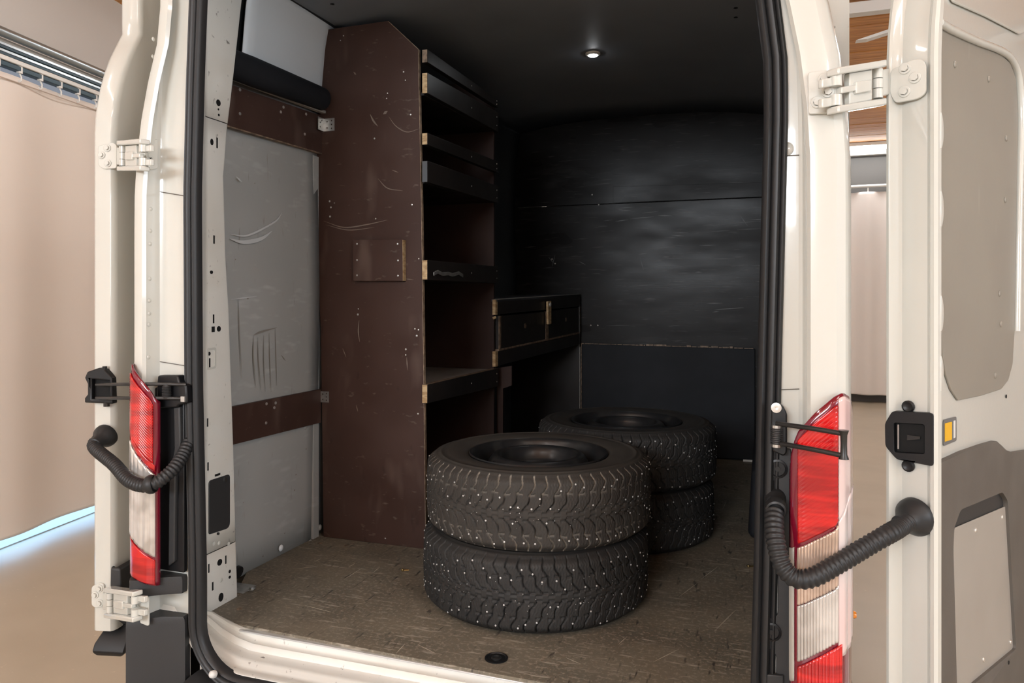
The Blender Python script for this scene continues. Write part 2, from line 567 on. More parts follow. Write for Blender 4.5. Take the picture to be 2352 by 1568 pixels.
def lamp(x, y, along_x, label):
    t = thing('ceiling_lamp', label, 'lamp', (x, y, CEIL_Z - .09), 'tube lamps under the pine ceiling')
    sx, sy = (.70, .09) if along_x else (.09, .70)
    MB().box(x - sx, x + sx, y - sy, y + sy, CEIL_Z - .055, CEIL_Z - .004).build('lamp_housing', M['white_metal'], t, bevel=.006)
    MB().box(x - sx * .97, x + sx * .97, y - sy * .8, y + sy * .8, CEIL_Z - .088, CEIL_Z - .056).build('lamp_tube', M['tube_lamp'], t)
    return t


for (x, y, ax) in ((-2.0, -1.6, 0), (-2.0, -4.4, 0), (0.0, -3.4, 0), (0.0, -5.6, 0), (2.2, -1.6, 0), (2.2, -4.4, 0), (2.6, 1.6, 0), (2.8, 4.4, 0), (-2.3, 1.4, 0), (-2.4, 4.2, 0), (0.3, 5.0, 1), (0.3, 8.2, 1), (2.9, 8.0, 1), (2.2, 10.2, 1), (3.7, -2.8, 0), (3.7, -5.2, 0), (4.5, -1.2, 0), (4.5, -4.0, 0), (3.7, 6.3, 0), (0.2, 6.7, 1)):  # entries after the end-wall lamp are unseen lamps added for more brightness
    lamp(x, y, ax, 'unseen white tube lamp under the pine board ceiling, some of these added for light' if y < 10 else 'white tube lamp glowing right above the grey end wall')

# ------------------------------------------------------------------ the van
FZ = .60                                          # cargo floor height
van = thing('van', 'white panel van seen through its open rear doors, black seal around the opening', 'van', (0, 1.5, 0))


def inward(z):                                    # the sides lean in towards the roof
    return 0 if z < 1.75 else min(.07, .30 * (z - 1.75) ** 2)


ZS = [.34, .45, .55, .62, .69, .76, .85, 1.0, 1.15, 1.3, 1.5, 1.7, 1.8, 1.9, 2.0, 2.1, 2.2, 2.3, 2.4, 2.5, 2.6, 2.7]
LEFT_PLAN = [(-.748, .006), (-.80, .004), (-.838, .004), (-.846, .0), (-.849, -.012), (-.852, -.040), (-.858, -.048), (-.872, -.049), (-.888, -.044), (-.902, -.028), (-.912, 0), (-.922, .06), (-.975, .25), (-1.01, .5), (-1.03, 1.2), (-1.03, 3.3), (-1.0, 4.2)]
RIGHT_PLAN = [(.718, .006), (.745, .004), (.764, .004), (.771, .0), (.774, -.012), (.777, -.040), (.783, -.048), (.80, -.049), (.829, -.046), (.846, -.034), (.857, -.012), (.865, .05), (.888, .4), (.925, 1.2), (.95, 3.3), (.94, 4.2)]


def side(plan, sgn, name):
    rings = []
    for z in ZS:
        k = inward(z)
        rings.append([V((x - sgn * k * (.25 if i < 5 else .35 if sgn < 0 and i > 11 else 1), y + k * (.0 if i < 5 else .25), z)) for i, (x, y) in enumerate(plan)])
    return MB().loft(rings).build(name, M['paint'], van, smooth=28)


body_l = side(LEFT_PLAN, -1, 'body_side')
body_r = side(RIGHT_PLAN, 1, 'body_side')
# roof skin and rear header
rings = []
for y in (-.03, .0, .2, 1, 2, 3.3, 4.2):
    rings.append([V((x, y + (.05 if abs(x) > .8 else 0), 2.70 + .10 * (1 - abs(x / .93) ** 3))) for x in (-.93, -.88, -.8, -.6, -.3, 0, .3, .6, .75, .82, .86)])
MB().loft(rings).build('roof_skin', M['paint'], van, smooth=40)
MB().box(-.84, .80, -.02, .10, 2.60, 2.72).build('roof_header', M['paint'], van, bevel=.01)
MB().box(-.95, .92, 4.15, 4.2, .3, 2.7).build('cab_partition', M['lining_dark'], van)
MB().box(-.93, .90, .10, 4.1, .34, .55).build('underbody', M['plastic_dark'], van)

# joint lines of the body next to the seal, spot weld dimples on the flange
for py in (448, 838):
    a, b = on_y(366, py - 8, .001), on_y(426, py + 2, .001)
    MB().tube([a, b], .0012, 6).build('panel_joint', M['trim'], van)
mb = MB()
for py in [90, 130, 178, 232, 430, 480, 530, 560, 640, 690, 720, 745, 820]:
    p = on_x(347 + (448 - py) * .015, py, -.8505)
    mb.lathe([(.006, 0), (.005, .001), (.0001, .0016)], p, (1, 0, 0), 10)
mb.build('weld_dimples', M['paint'], van, smooth=60, kind='stuff')

for py in (356, 893):
    MB().tube([on_y(1784, py + 2, .002), on_y(1836, py, .001)], .0010, 6).build('panel_joint', M['trim'], van)
MB().lathe([(.0145, 0), (.0140, -.002), (.0125, -.0025), (.0110, -.001), (.0001, -.0008)], on_y(1806, 342, .004), (0, 1, 0), 24).build('round_emboss', M['paint'], van, smooth=60)

# rear door frame: inner pillars
YEND = [(.6, .315), (1.1, .295), (1.5, .275), (1.64, .262), (1.9, .252), (2.05, .27), (2.2, .295), (2.46, .335), (2.62, .36)]


def seal_left(z):
    return interp([(.5, -.70), (.8, -.700), (1.3, -.713), (1.8, -.717), (2.1, -.708), (2.4, -.694)], z)


def seal_right(z):
    return interp([(.5, .672), (.74, .673), (.98, .679), (1.42, .687), (1.9, .699), (2.0, .698), (2.13, .683), (2.4, .65)], z)


def pillar_plan(z):
    s = seal_left(z)
    e = interp(YEND, z)
    return [V((s - .012, .0, z)), V((s - .006, .008, z)), V((s - .012, .024, z)), V((s - .03, .045, z)), V((-.843, .166, z)), V((-.849, .176, z)), V((-.85, .187, z)), V((-.85, e - .006, z)), V((-.852, e, z)), V((-.862, e + .004, z)), V((-.97, e + .02, z))]


for (z0, z1) in ((.545, .772), (.775, 2.058), (2.061, 2.60)):
    n = max(3, int((z1 - z0) / .08))
    pillar = MB().loft([pillar_plan(z0 + (z1 - z0) * k / n) for k in range(n + 1)]).build('pillar_panel', M['paint_worn'], van, smooth=35)
    md = pillar.modifiers.new('t', 'SOLIDIFY')
    md.thickness = .002
    md.offset = 0
# right pillar mirrors it; only its flange shows behind the seal
n = 20
rings = []
for k in range(n + 1):
    z = .545 + 2.05 * k / n
    s = seal_right(z)
    rings.append([V((s + .012, 0, z)), V((s + .006, .008, z)), V((s + .012, .024, z)), V((s + .03, .05, z)), V((.80, .17, z)), V((.80, .30, z)), V((.89, .32, z))])
MB().loft(rings).build('pillar_panel', M['paint_worn'], van, smooth=35)

# openings and fittings of the left pillar
PX = -.8480


def slot(px, py, w, h, rnd=True):
    c = on_x(px, py, PX)
    dy = abs(on_x(px + w / 2, py, PX).y - c.y)
    dz = abs(on_x(px, py + h / 2, PX).z - c.z)
    n = 14
    if rnd:
        poly = [c + V((0, dy * math.cos(a), dz * math.sin(a))) for a in [2 * math.pi * k / n for k in range(n)]]
    else:
        poly = [c + V((0, s * dy, t * dz)) for s, t in ((-1, -1), (1, -1), (1, 1), (-1, 1))]
    MB().prism(poly, (-.004, 0, 0)).build('slot_hole', M['hole'], van)


for a in ((502, 236, 10, 15), (502, 251, 3, 5), (503, 264, 4, 6), (487, 326, 7, 15), (486, 625, 7, 8), (503, 755, 9, 13), (481, 812, 6, 9), (505, 1291, 11, 15), (508, 1371, 11, 20), (528, 1312, 5, 8), (528, 1325, 5, 7), (472, 690, 3, 5)):
    slot(*a)
for a in ((499, 328, 3, 24), (492, 550, 3, 19), (491, 732, 3, 20), (490, 756, 7, 13), (482, 833, 3, 21), (477, 970, 3, 19), (478, 1071, 3, 19), (519, 1285, 2.5, 19), (480, 1305, 2.5, 20), (489, 1346, 3, 19), (500, 1090, 12, 5)):
    slot(*a, rnd=False)
mb = MB()
c = rounded([on_x(474, 800, -.85), on_x(495, 797, -.85), on_x(495, 845, -.85), on_x(474, 850, -.85)], .008)
h1 = rounded([on_x(477, 804, -.85), on_x(492, 802, -.85), on_x(492, 841, -.85), on_x(477, 846, -.85)], .006)
mb.prism(c, (.003, 0, 0), [h1])
mb.build('pillar_emboss', M['paint'], van, bevel=.001)
cov = rounded([on_x(480, 1104, -.846), on_x(529, 1088, -.846), on_x(529, 1212, -.846), on_x(480, 1228, -.846)], [.012, .012, .02, .008])
cover = MB().prism(cov, (-.004, 0, 0)).build('pillar_cover', M['plastic'], van, bevel=.002)
MB().lathe([(.007, 0), (.007, .002), (.0001, .003)], on_x(517, 1101, -.846), (1, 0, 0), 12).build('cover_clip', M['steel'], cover)
mb = MB()
mb.lathe([(.004, .0), (.004, .004), (.0001, .004)], on_x(500, 1225, -.848), (1, 0, 0), 10)
mb.build('cover_tab', M['plastic'], cover)
for (px, py) in ((503, 1247), (507, 1332), (524, 1248), (490, 1248)):
    MB().lathe([(.008 if px < 508 and px > 500 else .004, 0), (.006, .002), (.0001, .002)], on_x(px, py, -.85), (1, 0, 0), 12).build('plug', M['paint'], van, smooth=50)

# black rubber seal around the opening
path = []
ZB, ZT, RC = .548, 2.58, .12
for k in range(30):
    z = ZT - .15 - (ZT - .15 - ZB - RC) * k / 29
    path.append((seal_left(z), z))
cx, cz = seal_left(ZB + RC) + RC, ZB + RC
for k in range(1, 12):
    a = math.pi + math.pi / 2 * k / 12
    path.append((cx + RC * math.cos(a), cz + RC * math.sin(a)))
cr = seal_right(ZB + RC) - RC
for k in range(13):
    path.append((cx + (cr - cx) * k / 12, ZB))
for k in range(1, 12):
    a = -math.pi / 2 + math.pi / 2 * k / 12
    path.append((cr + RC * math.cos(a), cz + RC * math.sin(a)))
for k in range(30):
    z = ZB + RC + (ZT - .15 - ZB - RC) * k / 29
    path.append((seal_right(z), z))
for k in range(0, 13):
    path.append((.5 - 1.03 * k / 12, ZT))
SEAL = [(-.001, .012), (.0, -.004), (.004, -.012), (.009, -.015), (.014, -.012), (.0165, -.006), (.0185, -.011), (.023, -.016), (.029, -.016), (.033, -.011), (.0345, -.005), (.037, -.009), (.041, -.010), (.045, -.005), (.046, .006), (.040, .012)]
rings = []
P = [V((x, 0, z)) for x, z in path]
for i, p in enumerate(P):
    t = (P[(i + 1) % len(P)] - P[i - 1]).normalized()
    out = V((-t.z, 0, t.x))                        # points out of the opening
    if out.dot(p - V((0, 0, 1.5))) < 0:
        out = -out
    rings.append([p + out * a + V((0, b, 0)) for a, b in SEAL])
rings.append(rings[0])
MB().loft(rings, True).build('door_seal', M['rubber'], van, smooth=50)

# sill below the floor edge
SILL = [(.19, .560), (.162, .586), (.150, .588), (.143, .584), (.140, .574), (.134, .570), (.118, .571), (.112, .566), (.108, .556), (.098, .553), (.070, .556), (.058, .554), (.048, .546), (.035, .544), (.012, .552), (.004, .550), (.0, .53)]
xs = [-.90, -.86, -.80, -.74, -.69, -.64, -.58, -.5, -.2, .2, .5, .6, .70, .80]
rings = []
for x in xs:
    e = max(0, (abs(x + .01) - .60) / .12)
    rings.append([V((x, y, z + (.06 * min(e, 1.6) ** 2 * (1 - y / .2)))) for y, z in SILL])
MB().loft(rings).build('sill', M['paint_worn'], van, smooth=40)
mb = MB()
mb.prism([V((x, y, .5885)) for x, y in ((-.70, .139), (.66, .115), (.66, .150), (-.70, .163))], (0, 0, .004))
mb.build('sill_strip', M['alu'], van, bevel=.001)
FL = [(-.97, .46), (-.962, .50), (-.86, .318), (-.852, .196), (-.815, .172), (-.775, .160), (-.735, .155), (-.3, .140), (.1, .127), (.5, .125), (.70, .135), (.80, .17), (.81, .30), (.90, .34), (.93, 1.2), (.93, 2.88), (-.96, 2.88)]
MB().prism([V((x, y, FZ - .012)) for x, y in FL[1:]], (0, 0, .012)).build('cargo_floor', M['floor_ply'], van, bevel=.0015)
# recessed lashing ring in the floor
p = on_z(1140, 1512, FZ)
lr = MB().lathe([(.030, .001), (.030, .003), (.026, .004), (.024, .0015), (.0001, .0012)], p, n=32).build('lashing_cup', M['plastic_dark'], van, smooth=40)
MB().lathe([(.013, .001), (.013, .004), (.009, .005), (.009, .002), (.0001, .002)], p, n=24).build('lashing_bolt', M['wire'], lr, smooth=40)
for (px, py) in ((550, 1398), (735, 1247), (795, 1253)):
    p = on_z(px, py, FZ)
    MB().lathe([(.009, 0), (.008, .0015), (.0001, .0015)], p, n=14).build('floor_screw', M['ply_edge_dim'], van)

# corner bracket on the floor by the pillar
mb = MB()
mb.box(-.945, -.90, .335, .338, FZ, FZ + .13)
mb.box(-.925, -.845, .335, .40, FZ + .0005, FZ + .004)
br = mb.build('corner_bracket', M['galv'], van, bevel=.001)
MB().bolt(on_z(578, 1353, FZ + .004), (0, 0, 1), .012, .008).build('bracket_bolt', M['steel'], br)
MB().lathe([(.016, 0), (.02, .005), (.02, .016), (.008, .018), (.0001, .018)], (-.952, .43, FZ + .026), (1, 0, -.2), 20).build('wall_plug', M['plastic_dark'], van, smooth=40)


# ---- inner linings
def wall_x(y, z):
    base = interp([(.25, -.968), (.6, -.958), (.95, -.950), (1.65, -.92), (2.3, -.85), (2.9, -.79)], y)
    lean = interp([(.6, 0), (1.2, .012), (1.6, .018), (2.1, .006), (2.3, .01), (2.5, .03), (2.65, .06)], z)
    return base + lean


def lining(name, y0, y1, z0, z1, mat, off=0, ny=8, nz=14):
    rings = []
    for k in range(nz + 1):
        z = z0 + (z1 - z0) * k / nz
        rings.append([V((wall_x(y0 + (y1 - y0) * i / ny, z) + off, y0 + (y1 - y0) * i / ny, z)) for i in range(ny + 1)])
    o = MB().loft(rings).build(name, mat, van, smooth=40)
    o.modifiers.new('t', 'SOLIDIFY').thickness = .004
    return o


lining('wall_lining', .30, .885, .595, 2.27, M['lining'])
lining('wall_lining', .888, 1.66, .595, 2.62, M['lining_dark'], -.012)
lining('wall_lining', 1.66, 2.90, .595, 2.62, M['lining_dark'], -.004)
lining('upper_lining', .448, .935, 2.27, 2.605, M['lining_top'], .006)
lining('upper_frame', .28, .95, 2.24, 2.62, M['hole'], -.02)
# thin strip added for the shaded vertical band of the lining beside the rack
MB().box(-.950, -.938, .855, .893, FZ, 2.08).build('shade_band_strip', M['lining'], van, bevel=.002)
# small round caps on the lining
for (px, py, m) in ((645, 1258, 'lining_top'), (734, 1211, 'lining'), (712, 1246, 'screw'), (605, 131, 'lining_top'), (700, 980, 'lining'), (724, 1090, 'lining')):
    MB().lathe([(.012, 0), (.011, .003), (.006, .006), (.0001, .0065)], on_x(px, py, wall_x(.7, 1) + .004), (1, 0, 0), 16).build('lining_cap', M[m], van, smooth=50)
# white grab slot high in the upper lining
q = rounded([on_x(612, -12, -.925), on_x(626, -14, -.925), on_x(681, 14, -.925), on_x(678, 30, -.925), on_x(664, 32, -.925)], .02)
MB().prism(q, (-.012, 0, 0)).build('grab_recess', M['white_metal'], van, bevel=.004)


MB().tube([V((wall_x(y, 2.6) + .008, y, 2.601 - .02 * max(0, y - .75))) for y in (.30, .45, .6, .75, .85, .93)], .009, 8).build('ceiling_seam', M['rubber'], van, smooth=60)


# plywood battens screwed to the lining
def wall_board(name, poly, x, th, mat, edge=None):
    return MB().prism([on_x(px, py, x) for px, py in poly], (-th, 0, 0)).build(name, M[mat], van, bevel=.001)


lowb = wall_board('lower_batten', [(500, 941), (737, 893), (738, 970), (500, 1030)], -.930, .014, 'ply')
upb = wall_board('upper_batten', [(490, 180), (745, 268), (746, 356), (490, 280)], -.926, .014, 'ply')
for (par, x, pts) in ((lowb, -.930, ((612, 927), (611, 971), (633, 925), (630, 936))), (upb, -.926, ((551, 206), (551, 261), (703, 262), (700, 308), (651, 246), (645, 257)))):
    for (px, py) in pts:
        MB().lathe([(.0055, 0), (.005, .0015), (.0001, .002)], on_x(px, py, x), (1, 0, 0), 12).build('screw', M['screw'], par, smooth=40)
mb = MB()
a, b = on_x(490, 281, -.9255), on_x(746, 356, -.9255)
mb.prism([a, b, b + V((0, 0, .004)), a + V((0, 0, .004))], (-.014, 0, 0))
mb.build('batten_edge', M['ply_edge_dim'], upb)
# black roll lying on the ledge above the upper batten, with its pale ledge
a, b = on_x(490, 130, -.90), on_x(742, 228, -.90)
rr = []
for t, r in ((0, .048), (.3, .052), (.6, .050), (.94, .047), (.985, .046), (1.0, .043)):
    p = a + (b - a) * t
    p.y = min(p.y, .888)
    rr.append([p + V((math.cos(k) * r * .8, 0, math.sin(k) * r * .95)) for k in [2 * math.pi * j / 24 for j in range(24)]])
roll = MB().loft(rr, True, True).build('rolled_blind', M['felt'], None, smooth=50)
tag(roll, 'black rolled liner lying along the ledge above the upper plywood batten', 'roll')
a, b = on_x(490, 170, -.93), on_x(738, 262, -.93)
mb = MB()
mb.prism([a, b, b + V((0, 0, .012)), a + V((0, 0, .012))], (.022, 0, 0))
mb.build('ledge_strip', M['plate_grey'], van, bevel=.003)

# right lining, wheel arch
rings = []
for k in range(12):
    z = .595 + 2.03 * k / 11
    rings.append([V((interp([(.25, .845), (.6, .872), (1.2, .900), (2.9, .915)], y) - interp([(.6, 0), (1.75, .004), (2.0, .03), (2.25, .085), (2.62, .10)], z), y, z)) for y in (.30, .5, .9, 1.4, 2, 2.9)])
MB().loft(rings).build('wall_lining', M['lining_dark'], van, smooth=40)
MB().hexa([V((.645, 1.39, FZ + .0005)), V((.91, 1.39, FZ + .0005)), V((.91, 2.25, FZ + .0005)), V((.655, 2.25, FZ + .0005)), V((.66, 1.42, .87)), V((.90, 1.42, .87)), V((.90, 2.20, .87)), V((.665, 2.2, .87))]).build('wheel_arch_cover', M['felt'], van, bevel=.03, seg=4)


# ceiling board and its lamp
def ceil_z(x, y):
    t = min(1, max(0, (y - .9) / 1.95))
    a = 2.590 + .04 * (1 - min(1, abs(x / .95)) ** 2)
    b = 2.525 + .105 * (1 - min(1, abs(x / .92)) ** 3)
    return a + (b - a) * t


rings = []
for y in (.12, .3, .5, .7, .9, 1.3, 1.7, 2.1, 2.5, 2.9):
    xl = interp([(.1, -.955), (.95, -.925), (1.7, -.87), (2.9, -.745)], y)
    rings.append([V((x, y, ceil_z(x, y))) for x in [xl + (.88 - xl) * k / 24 for k in range(25)]])
cb = MB().loft(rings).build('ceiling_board', M['ceiling_felt'], van, smooth=50)
cb.modifiers.new('t', 'SOLIDIFY').thickness = -.006
lp = on_z(1362, 130, 2.615)
lp.z = ceil_z(lp.x, lp.y)
li = MB().lathe([(.034, .0), (.034, -.006), (.026, -.010), (.020, -.010)], lp, n=32).build('interior_lamp', M['white_metal'], van, smooth=40)
MB().lathe([(.020, -.009), (.018, -.013), (.0001, -.015)], lp, n=24).build('led_lens', M['led'], li, smooth=50)
for (px, py) in ((763, 11), (1690, 300 - 275), (1212, 12), (1690, 46)):
    p = on_z(px, py, 2.60)
    MB().lathe([(.008, .006), (.008, -.001), (.0001, -.003)], (p.x, p.y, ceil_z(p.x, p.y)), n=12).build('ceiling_screw', M['plastic_dark'], van)

# bulkhead of dark plywood sheets
BY = 2.85
MB().box(-.80, .95, BY, BY + .012, 2.112, 2.66).build('bulkhead_board', M['ply_bulk'], van, bevel=.001)
MB().box(-.83, .95, BY, BY + .012, .60, 2.108).build('bulkhead_board', M['ply_bulk'], van, bevel=.001)
a, b = on_y(1408, 440, BY - .003), on_y(1770, 420, BY - .003)
MB().prism([V((a.x, BY - .003, 2.115)), V((.95, BY - .003, 2.112)), V((.95, BY - .003, b.z)), V((a.x, BY - .003, a.z + .03))], (0, .003, 0)).build('bulkhead_strip', M['ply_bulk'], van, bevel=.001)
tl, tr = on_y(1336, 789, BY - .03), on_y(1734, 801, BY - .03)
lb = MB().prism([V((tl.x, BY - .03, .615)), V((tr.x, BY - .03, .61)), tr, tl], (0, .028, 0)).build('bulkhead_lower_board', M['felt'], van, bevel=.004)
mb = MB()
xx = tl.x
while xx < tr.x - .02:                             # chipped pale edge along the top
    w = random.uniform(.012, .06)
    h = random.choice((.0025, .003, .004, .006, .009)) if xx > .0 else .003
    x1 = min(xx + w, tr.x)
    z = tl.z + (tr.z - tl.z) * (xx - tl.x) / (tr.x - tl.x)
    mb.box(xx, x1 - random.uniform(0, .006), BY - .0305, BY - .018, z - .001, z + h)
    xx = x1
mb.build('chipped_edge', M['ply_edge_dim'], lb)
MB().box(tl.x - .003, tl.x, BY - .032, BY - .02, .62, tl.z).build('board_edge', M['ply_edge_dim'], lb)
for (px, py) in ((1357, 747), (1373, 747), (1360, 447), (1375, 470), (1410, 445), (1268, 595), (1275, 605)):
    MB().lathe([(.005, 0), (.004, -.0015), (.0001, -.002)], on_y(px, py, BY), (0, 1, 0), 10).build('screw', M['plate_grey'], van)
MB().box(.60, .665, BY - .034, BY - .03, .601, .612).build('board_shim', M['label_white'], lb)

# ------------------------------------------------------------------ shelf rack of brown plywood
rack = thing('shelf_rack', 'tall brown plywood shelf rack with black lipped shelves bolted to the side lining', 'shelf rack', (-.70, 1.26, FZ))
RY0, RY1 = .895, 1.645
edge_pts = [(735, 70), (890, 48), (960, 113), (967, 470), (972, 830), (977, 1266), (743, 1241), (737, 760), (722, 500), (719, 356), (726, 200)]
poly = [on_y(px, py, RY0) for px, py in edge_pts]
for p in poly:
    p.z = max(p.z, FZ + .0005)
panel = MB().prism(poly, (0, .018, 0)).build('side_panel', M['ply'], rack, bevel=.001)
mb = MB()
fe = poly[1:6]
for a, b in zip(fe, fe[1:]):
    d = V((.0015, 0, .0008))
    mb.hexa([a + V((0, .001, 0)), b + V((0, .001, 0)), b + V((0, .017, 0)), a + V((0, .017, 0)), a + d + V((0, .001, 0)), b + d + V((0, .001, 0)), b + d + V((0, .017, 0)), a + d + V((0, .017, 0))])
mb.build('panel_edge', M['ply_edge_mid'], panel)
xb = -.905
far = [V((xb, RY1, FZ + .0005)), V((-.482, RY1, FZ + .0005)), V((-.484, RY1, 2.44)), V((-.62, RY1, 2.548)), V((xb, RY1, 2.548))]
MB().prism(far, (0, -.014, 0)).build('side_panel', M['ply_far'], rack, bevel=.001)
MB().box(-.93, -.925, RY0 + .014, RY1 - .014, FZ + .0005, 2.54).build('back_panel', M['ply_dark'], rack)
# screws, filler dots and chips on the near panel
for (px, py) in ((789, 82), (782, 93), (927, 165), (931, 184), (890, 214), (888, 226), (943, 263), (860, 318), (757, 462), (768, 466), (760, 476), (946, 470), (962, 594), (727, 494), (758, 497), (823, 709), (822, 722), (953, 755), (961, 757), (957, 771), (932, 802), (932, 815), (885, 1236), (960, 950), (863, 502)):
    r = random.uniform(.0022, .0042)
    MB().lathe([(r, 0), (r * .8, -.0012), (.0001, -.0016)], on_y(px, py, RY0), (0, 1, 0), 10).build('screw', M['screw'], panel)


def rail(nt, nb, ft, fb, end='ply_edge', npx=972):
    xa, xo = -.492, -.470
    za, zb = on_y(npx + 8, nt, RY0 - .008).z, on_y(npx + 8, nb, RY0 - .008).z
    zc, zd = on_y(1140, ft, RY1 + .012).z, on_y(1140, fb, RY1 + .012).z
    y0, y1 = RY0 - .008, RY1 + .006
    o = MB().hexa([V((xa, y0, zb)), V((xo, y0, zb)), V((xo + .003, y1, zd)), V((xa, y1, zd)), V((xa, y0, za)), V((xo, y0, za)), V((xo + .003, y1, zc)), V((xa, y1, zc))]).build('shelf_lip', M['ply_dark'], rack, bevel=.0012)
    MB().box(xa + .001, xo - .001, y0 - .0008, y0 + .001, zb + .001, za - .001).build('cut_end', M[end], o)
    for t in (.28, .72):
        MB().lathe([(.003, 0), (.0025, .0012), (.0001, .0016)], V((xo + .003, y1 - .022, zd + (zc - zd) * t)), (1, 0, 0), 8).build('screw', M['screw'], o)
    MB().lathe([(.0035, 0), (.003, .0012), (.0001, .0016)], V((xo + .0015, (y0 + y1) / 2 + .05, (za + zb + zc + zd) / 4)), (1, 0, 0), 8).build('screw', M['plate_grey'], o)
    return o, (za, zb, zc, zd)


lip = {}
for key, a in dict(top=(113, 143, 231, 248, 'ply_edge_dim'), second=(167, 214, 260, 304), third=(305, 332, 372, 397), fourth=(369, 418, 428, 467, 'lining_dark'), fifth=(597, 642, 612, 650), sixth=(883, 926, 845, 886)).items():
    lip[key] = rail(*a)
# shelf boards behind the lips
for key, up in (('second', 0), ('fourth', 0), ('fifth', 0)):
    za, zb, zc, zd = lip[key][1]
    MB().hexa([V((-.924, RY0 + .014, zb)), V((-.492, RY0 + .014, zb)), V((-.492, RY1 - .014, zd)), V((-.924, RY1 - .014, zd)), V((-.924, RY0 + .014, zb + .012)), V((-.492, RY0 + .014, zb + .012)), V((-.492, RY1 - .014, zd + .012)), V((-.924, RY1 - .014, zd + .012))]).build('shelf_board', M['ply_dark'], rack, bevel=.001)
za, zb, zc, zd = lip['sixth'][1]
MB().hexa([V((-.924, RY0 + .014, za - .016)), V((-.492, RY0 + .014, za - .016)), V((-.492, RY1 - .014, zc - .016)), V((-.924, RY1 - .014, zc - .016)), V((-.924, RY0 + .014, za - .003)), V((-.492, RY0 + .014, za - .003)), V((-.492, RY1 - .014, zc - .003)), V((-.924, RY1 - .014, zc - .003))]).build('shelf_board', material('pale_shelf_board', (.30, .28, .26), .45, col2=(.24, .22, .20), scale=5), rack, bevel=.001)
MB().hexa([V((-.492, RY0 + .0, za)), V((-.4695, RY0 - .008, za)), V((-.4665, RY1, zc)), V((-.492, RY1, zc)), V((-.492, RY0, za + .001)), V((-.4695, RY0 - .008, za + .001)), V((-.4665, RY1, zc + .001)), V((-.492, RY1, zc + .001))]).build('lip_edge', M['ply_edge_dim'], lip['sixth'][0])
# bent steel clip on the fifth lip
pts = [on_x(px, py, -.4655) for px, py in ((992, 629), (1000, 624), (1012, 629), (1024, 628), (1036, 631), (1048, 627), (1060, 633))]
rings = []
for i, p in enumerate(pts):
    o = .006 + .004 * (i % 2)
    rings.append([p + V((o, 0, -.007)), p + V((o + .002, 0, -.007)), p + V((o + .002, 0, .007)), p + V((o, 0, .007))])
MB().loft(rings, True, True).build('steel_clip', M['galv'], lip['fifth'][0], bevel=.001)
# wooden block screwed on the near panel
q = [on_y(px, py, RY0 - .024) for px, py in ((810, 550), (924, 550), (925, 645), (811, 645))]
blk = MB().prism(q, (0, .024, 0)).build('wood_block', M['ply'], rack, bevel=.001)
a, b = q[1], q[2]
MB().prism([a + V((.0003, .001, -.001)), a + V((.0003, .0235, -.001)), b + V((.0003, .0235, .001)), b + V((.0003, .001, .001))], (.0012, 0, 0)).build('cut_end', M['ply_edge'], blk)
for (px, py) in ((820, 560), (913, 560), (820, 597), (914, 598), (820, 632), (914, 633)):
    MB().lathe([(.0038, 0), (.003, -.0012), (.0001, -.0016)], on_y(px, py, RY0 - .024), (0, 1, 0), 10).build('screw', M['screw'], blk)


# galvanised angle brackets between battens and rack
def angle(px0, pxm, px1, pt, pb):
    """two leaves: along the batten and on the rack panel"""
    z1, z0 = on_y(pxm, pt, RY0).z, on_y(pxm, pb, RY0).z
    xm, x1 = on_y(pxm, pt, RY0 - .002).x, on_y(px1, pt, RY0 - .002).x
    y0 = on_x(px0, pt, xm).y
    holes = []
    w, h = x1 - xm, z1 - z0
    for (a, b) in ((.3, .25), (.3, .75), (.72, .2), (.72, .5), (.72, .8)):
        c = V((xm + w * a, RY0 - .0022, z0 + h * b))
        holes.append([c + V((.0032 * math.cos(k), 0, .0032 * math.sin(k))) for k in [math.pi / 4 * j for j in range(8)]])
    m = MB()
    m.prism([V((xm, RY0 - .0022, z0)), V((x1, RY0 - .0022, z0)), V((x1, RY0 - .0022, z1)), V((xm, RY0 - .0022, z1))], (0, .002, 0), holes)
    holes = []
    for (a, b) in ((.35, .25), (.35, .6), (.65, .8)):
        c = V((xm, y0 + (RY0 - .0022 - y0) * a, z0 + h * b))
        holes.append([c + V((0, .0032 * math.cos(k), .0032 * math.sin(k))) for k in [math.pi / 4 * j for j in range(8)]])
    m.prism([V((xm, y0, z0)), V((xm, RY0, z0)), V((xm, RY0, z1)), V((xm, y0, z1))], (-.002, 0, 0), holes)
    return m.build('angle_bracket', M['galv'], rack)


angle(731, 744, 768, 273, 302)
angle(722, 735, 755, 898, 923)

# ------------------------------------------------------------------ drawer cabinet beside the bulkhead
cab = thing('drawer_cabinet', 'low black plywood cabinet with two drawers and a pale wooden turn catch', 'cabinet', (-.62, 2.24, FZ))
DA, DB = V((-.463, 1.672, 0)), V((-.352, 2.812, 0))
DD = (DB - DA).normalized()
DN = V((DD.y, -DD.x, 0))


def dp(px, py, w=0):
    return on_plane(px, py, DA + DN * w, DN)


def front(name, pts, th, mat, par, w=0, bev=.001):
    return MB().prism([dp(px, py, w) for px, py in pts], -DN * th).build(name, M[mat], par, bevel=bev)


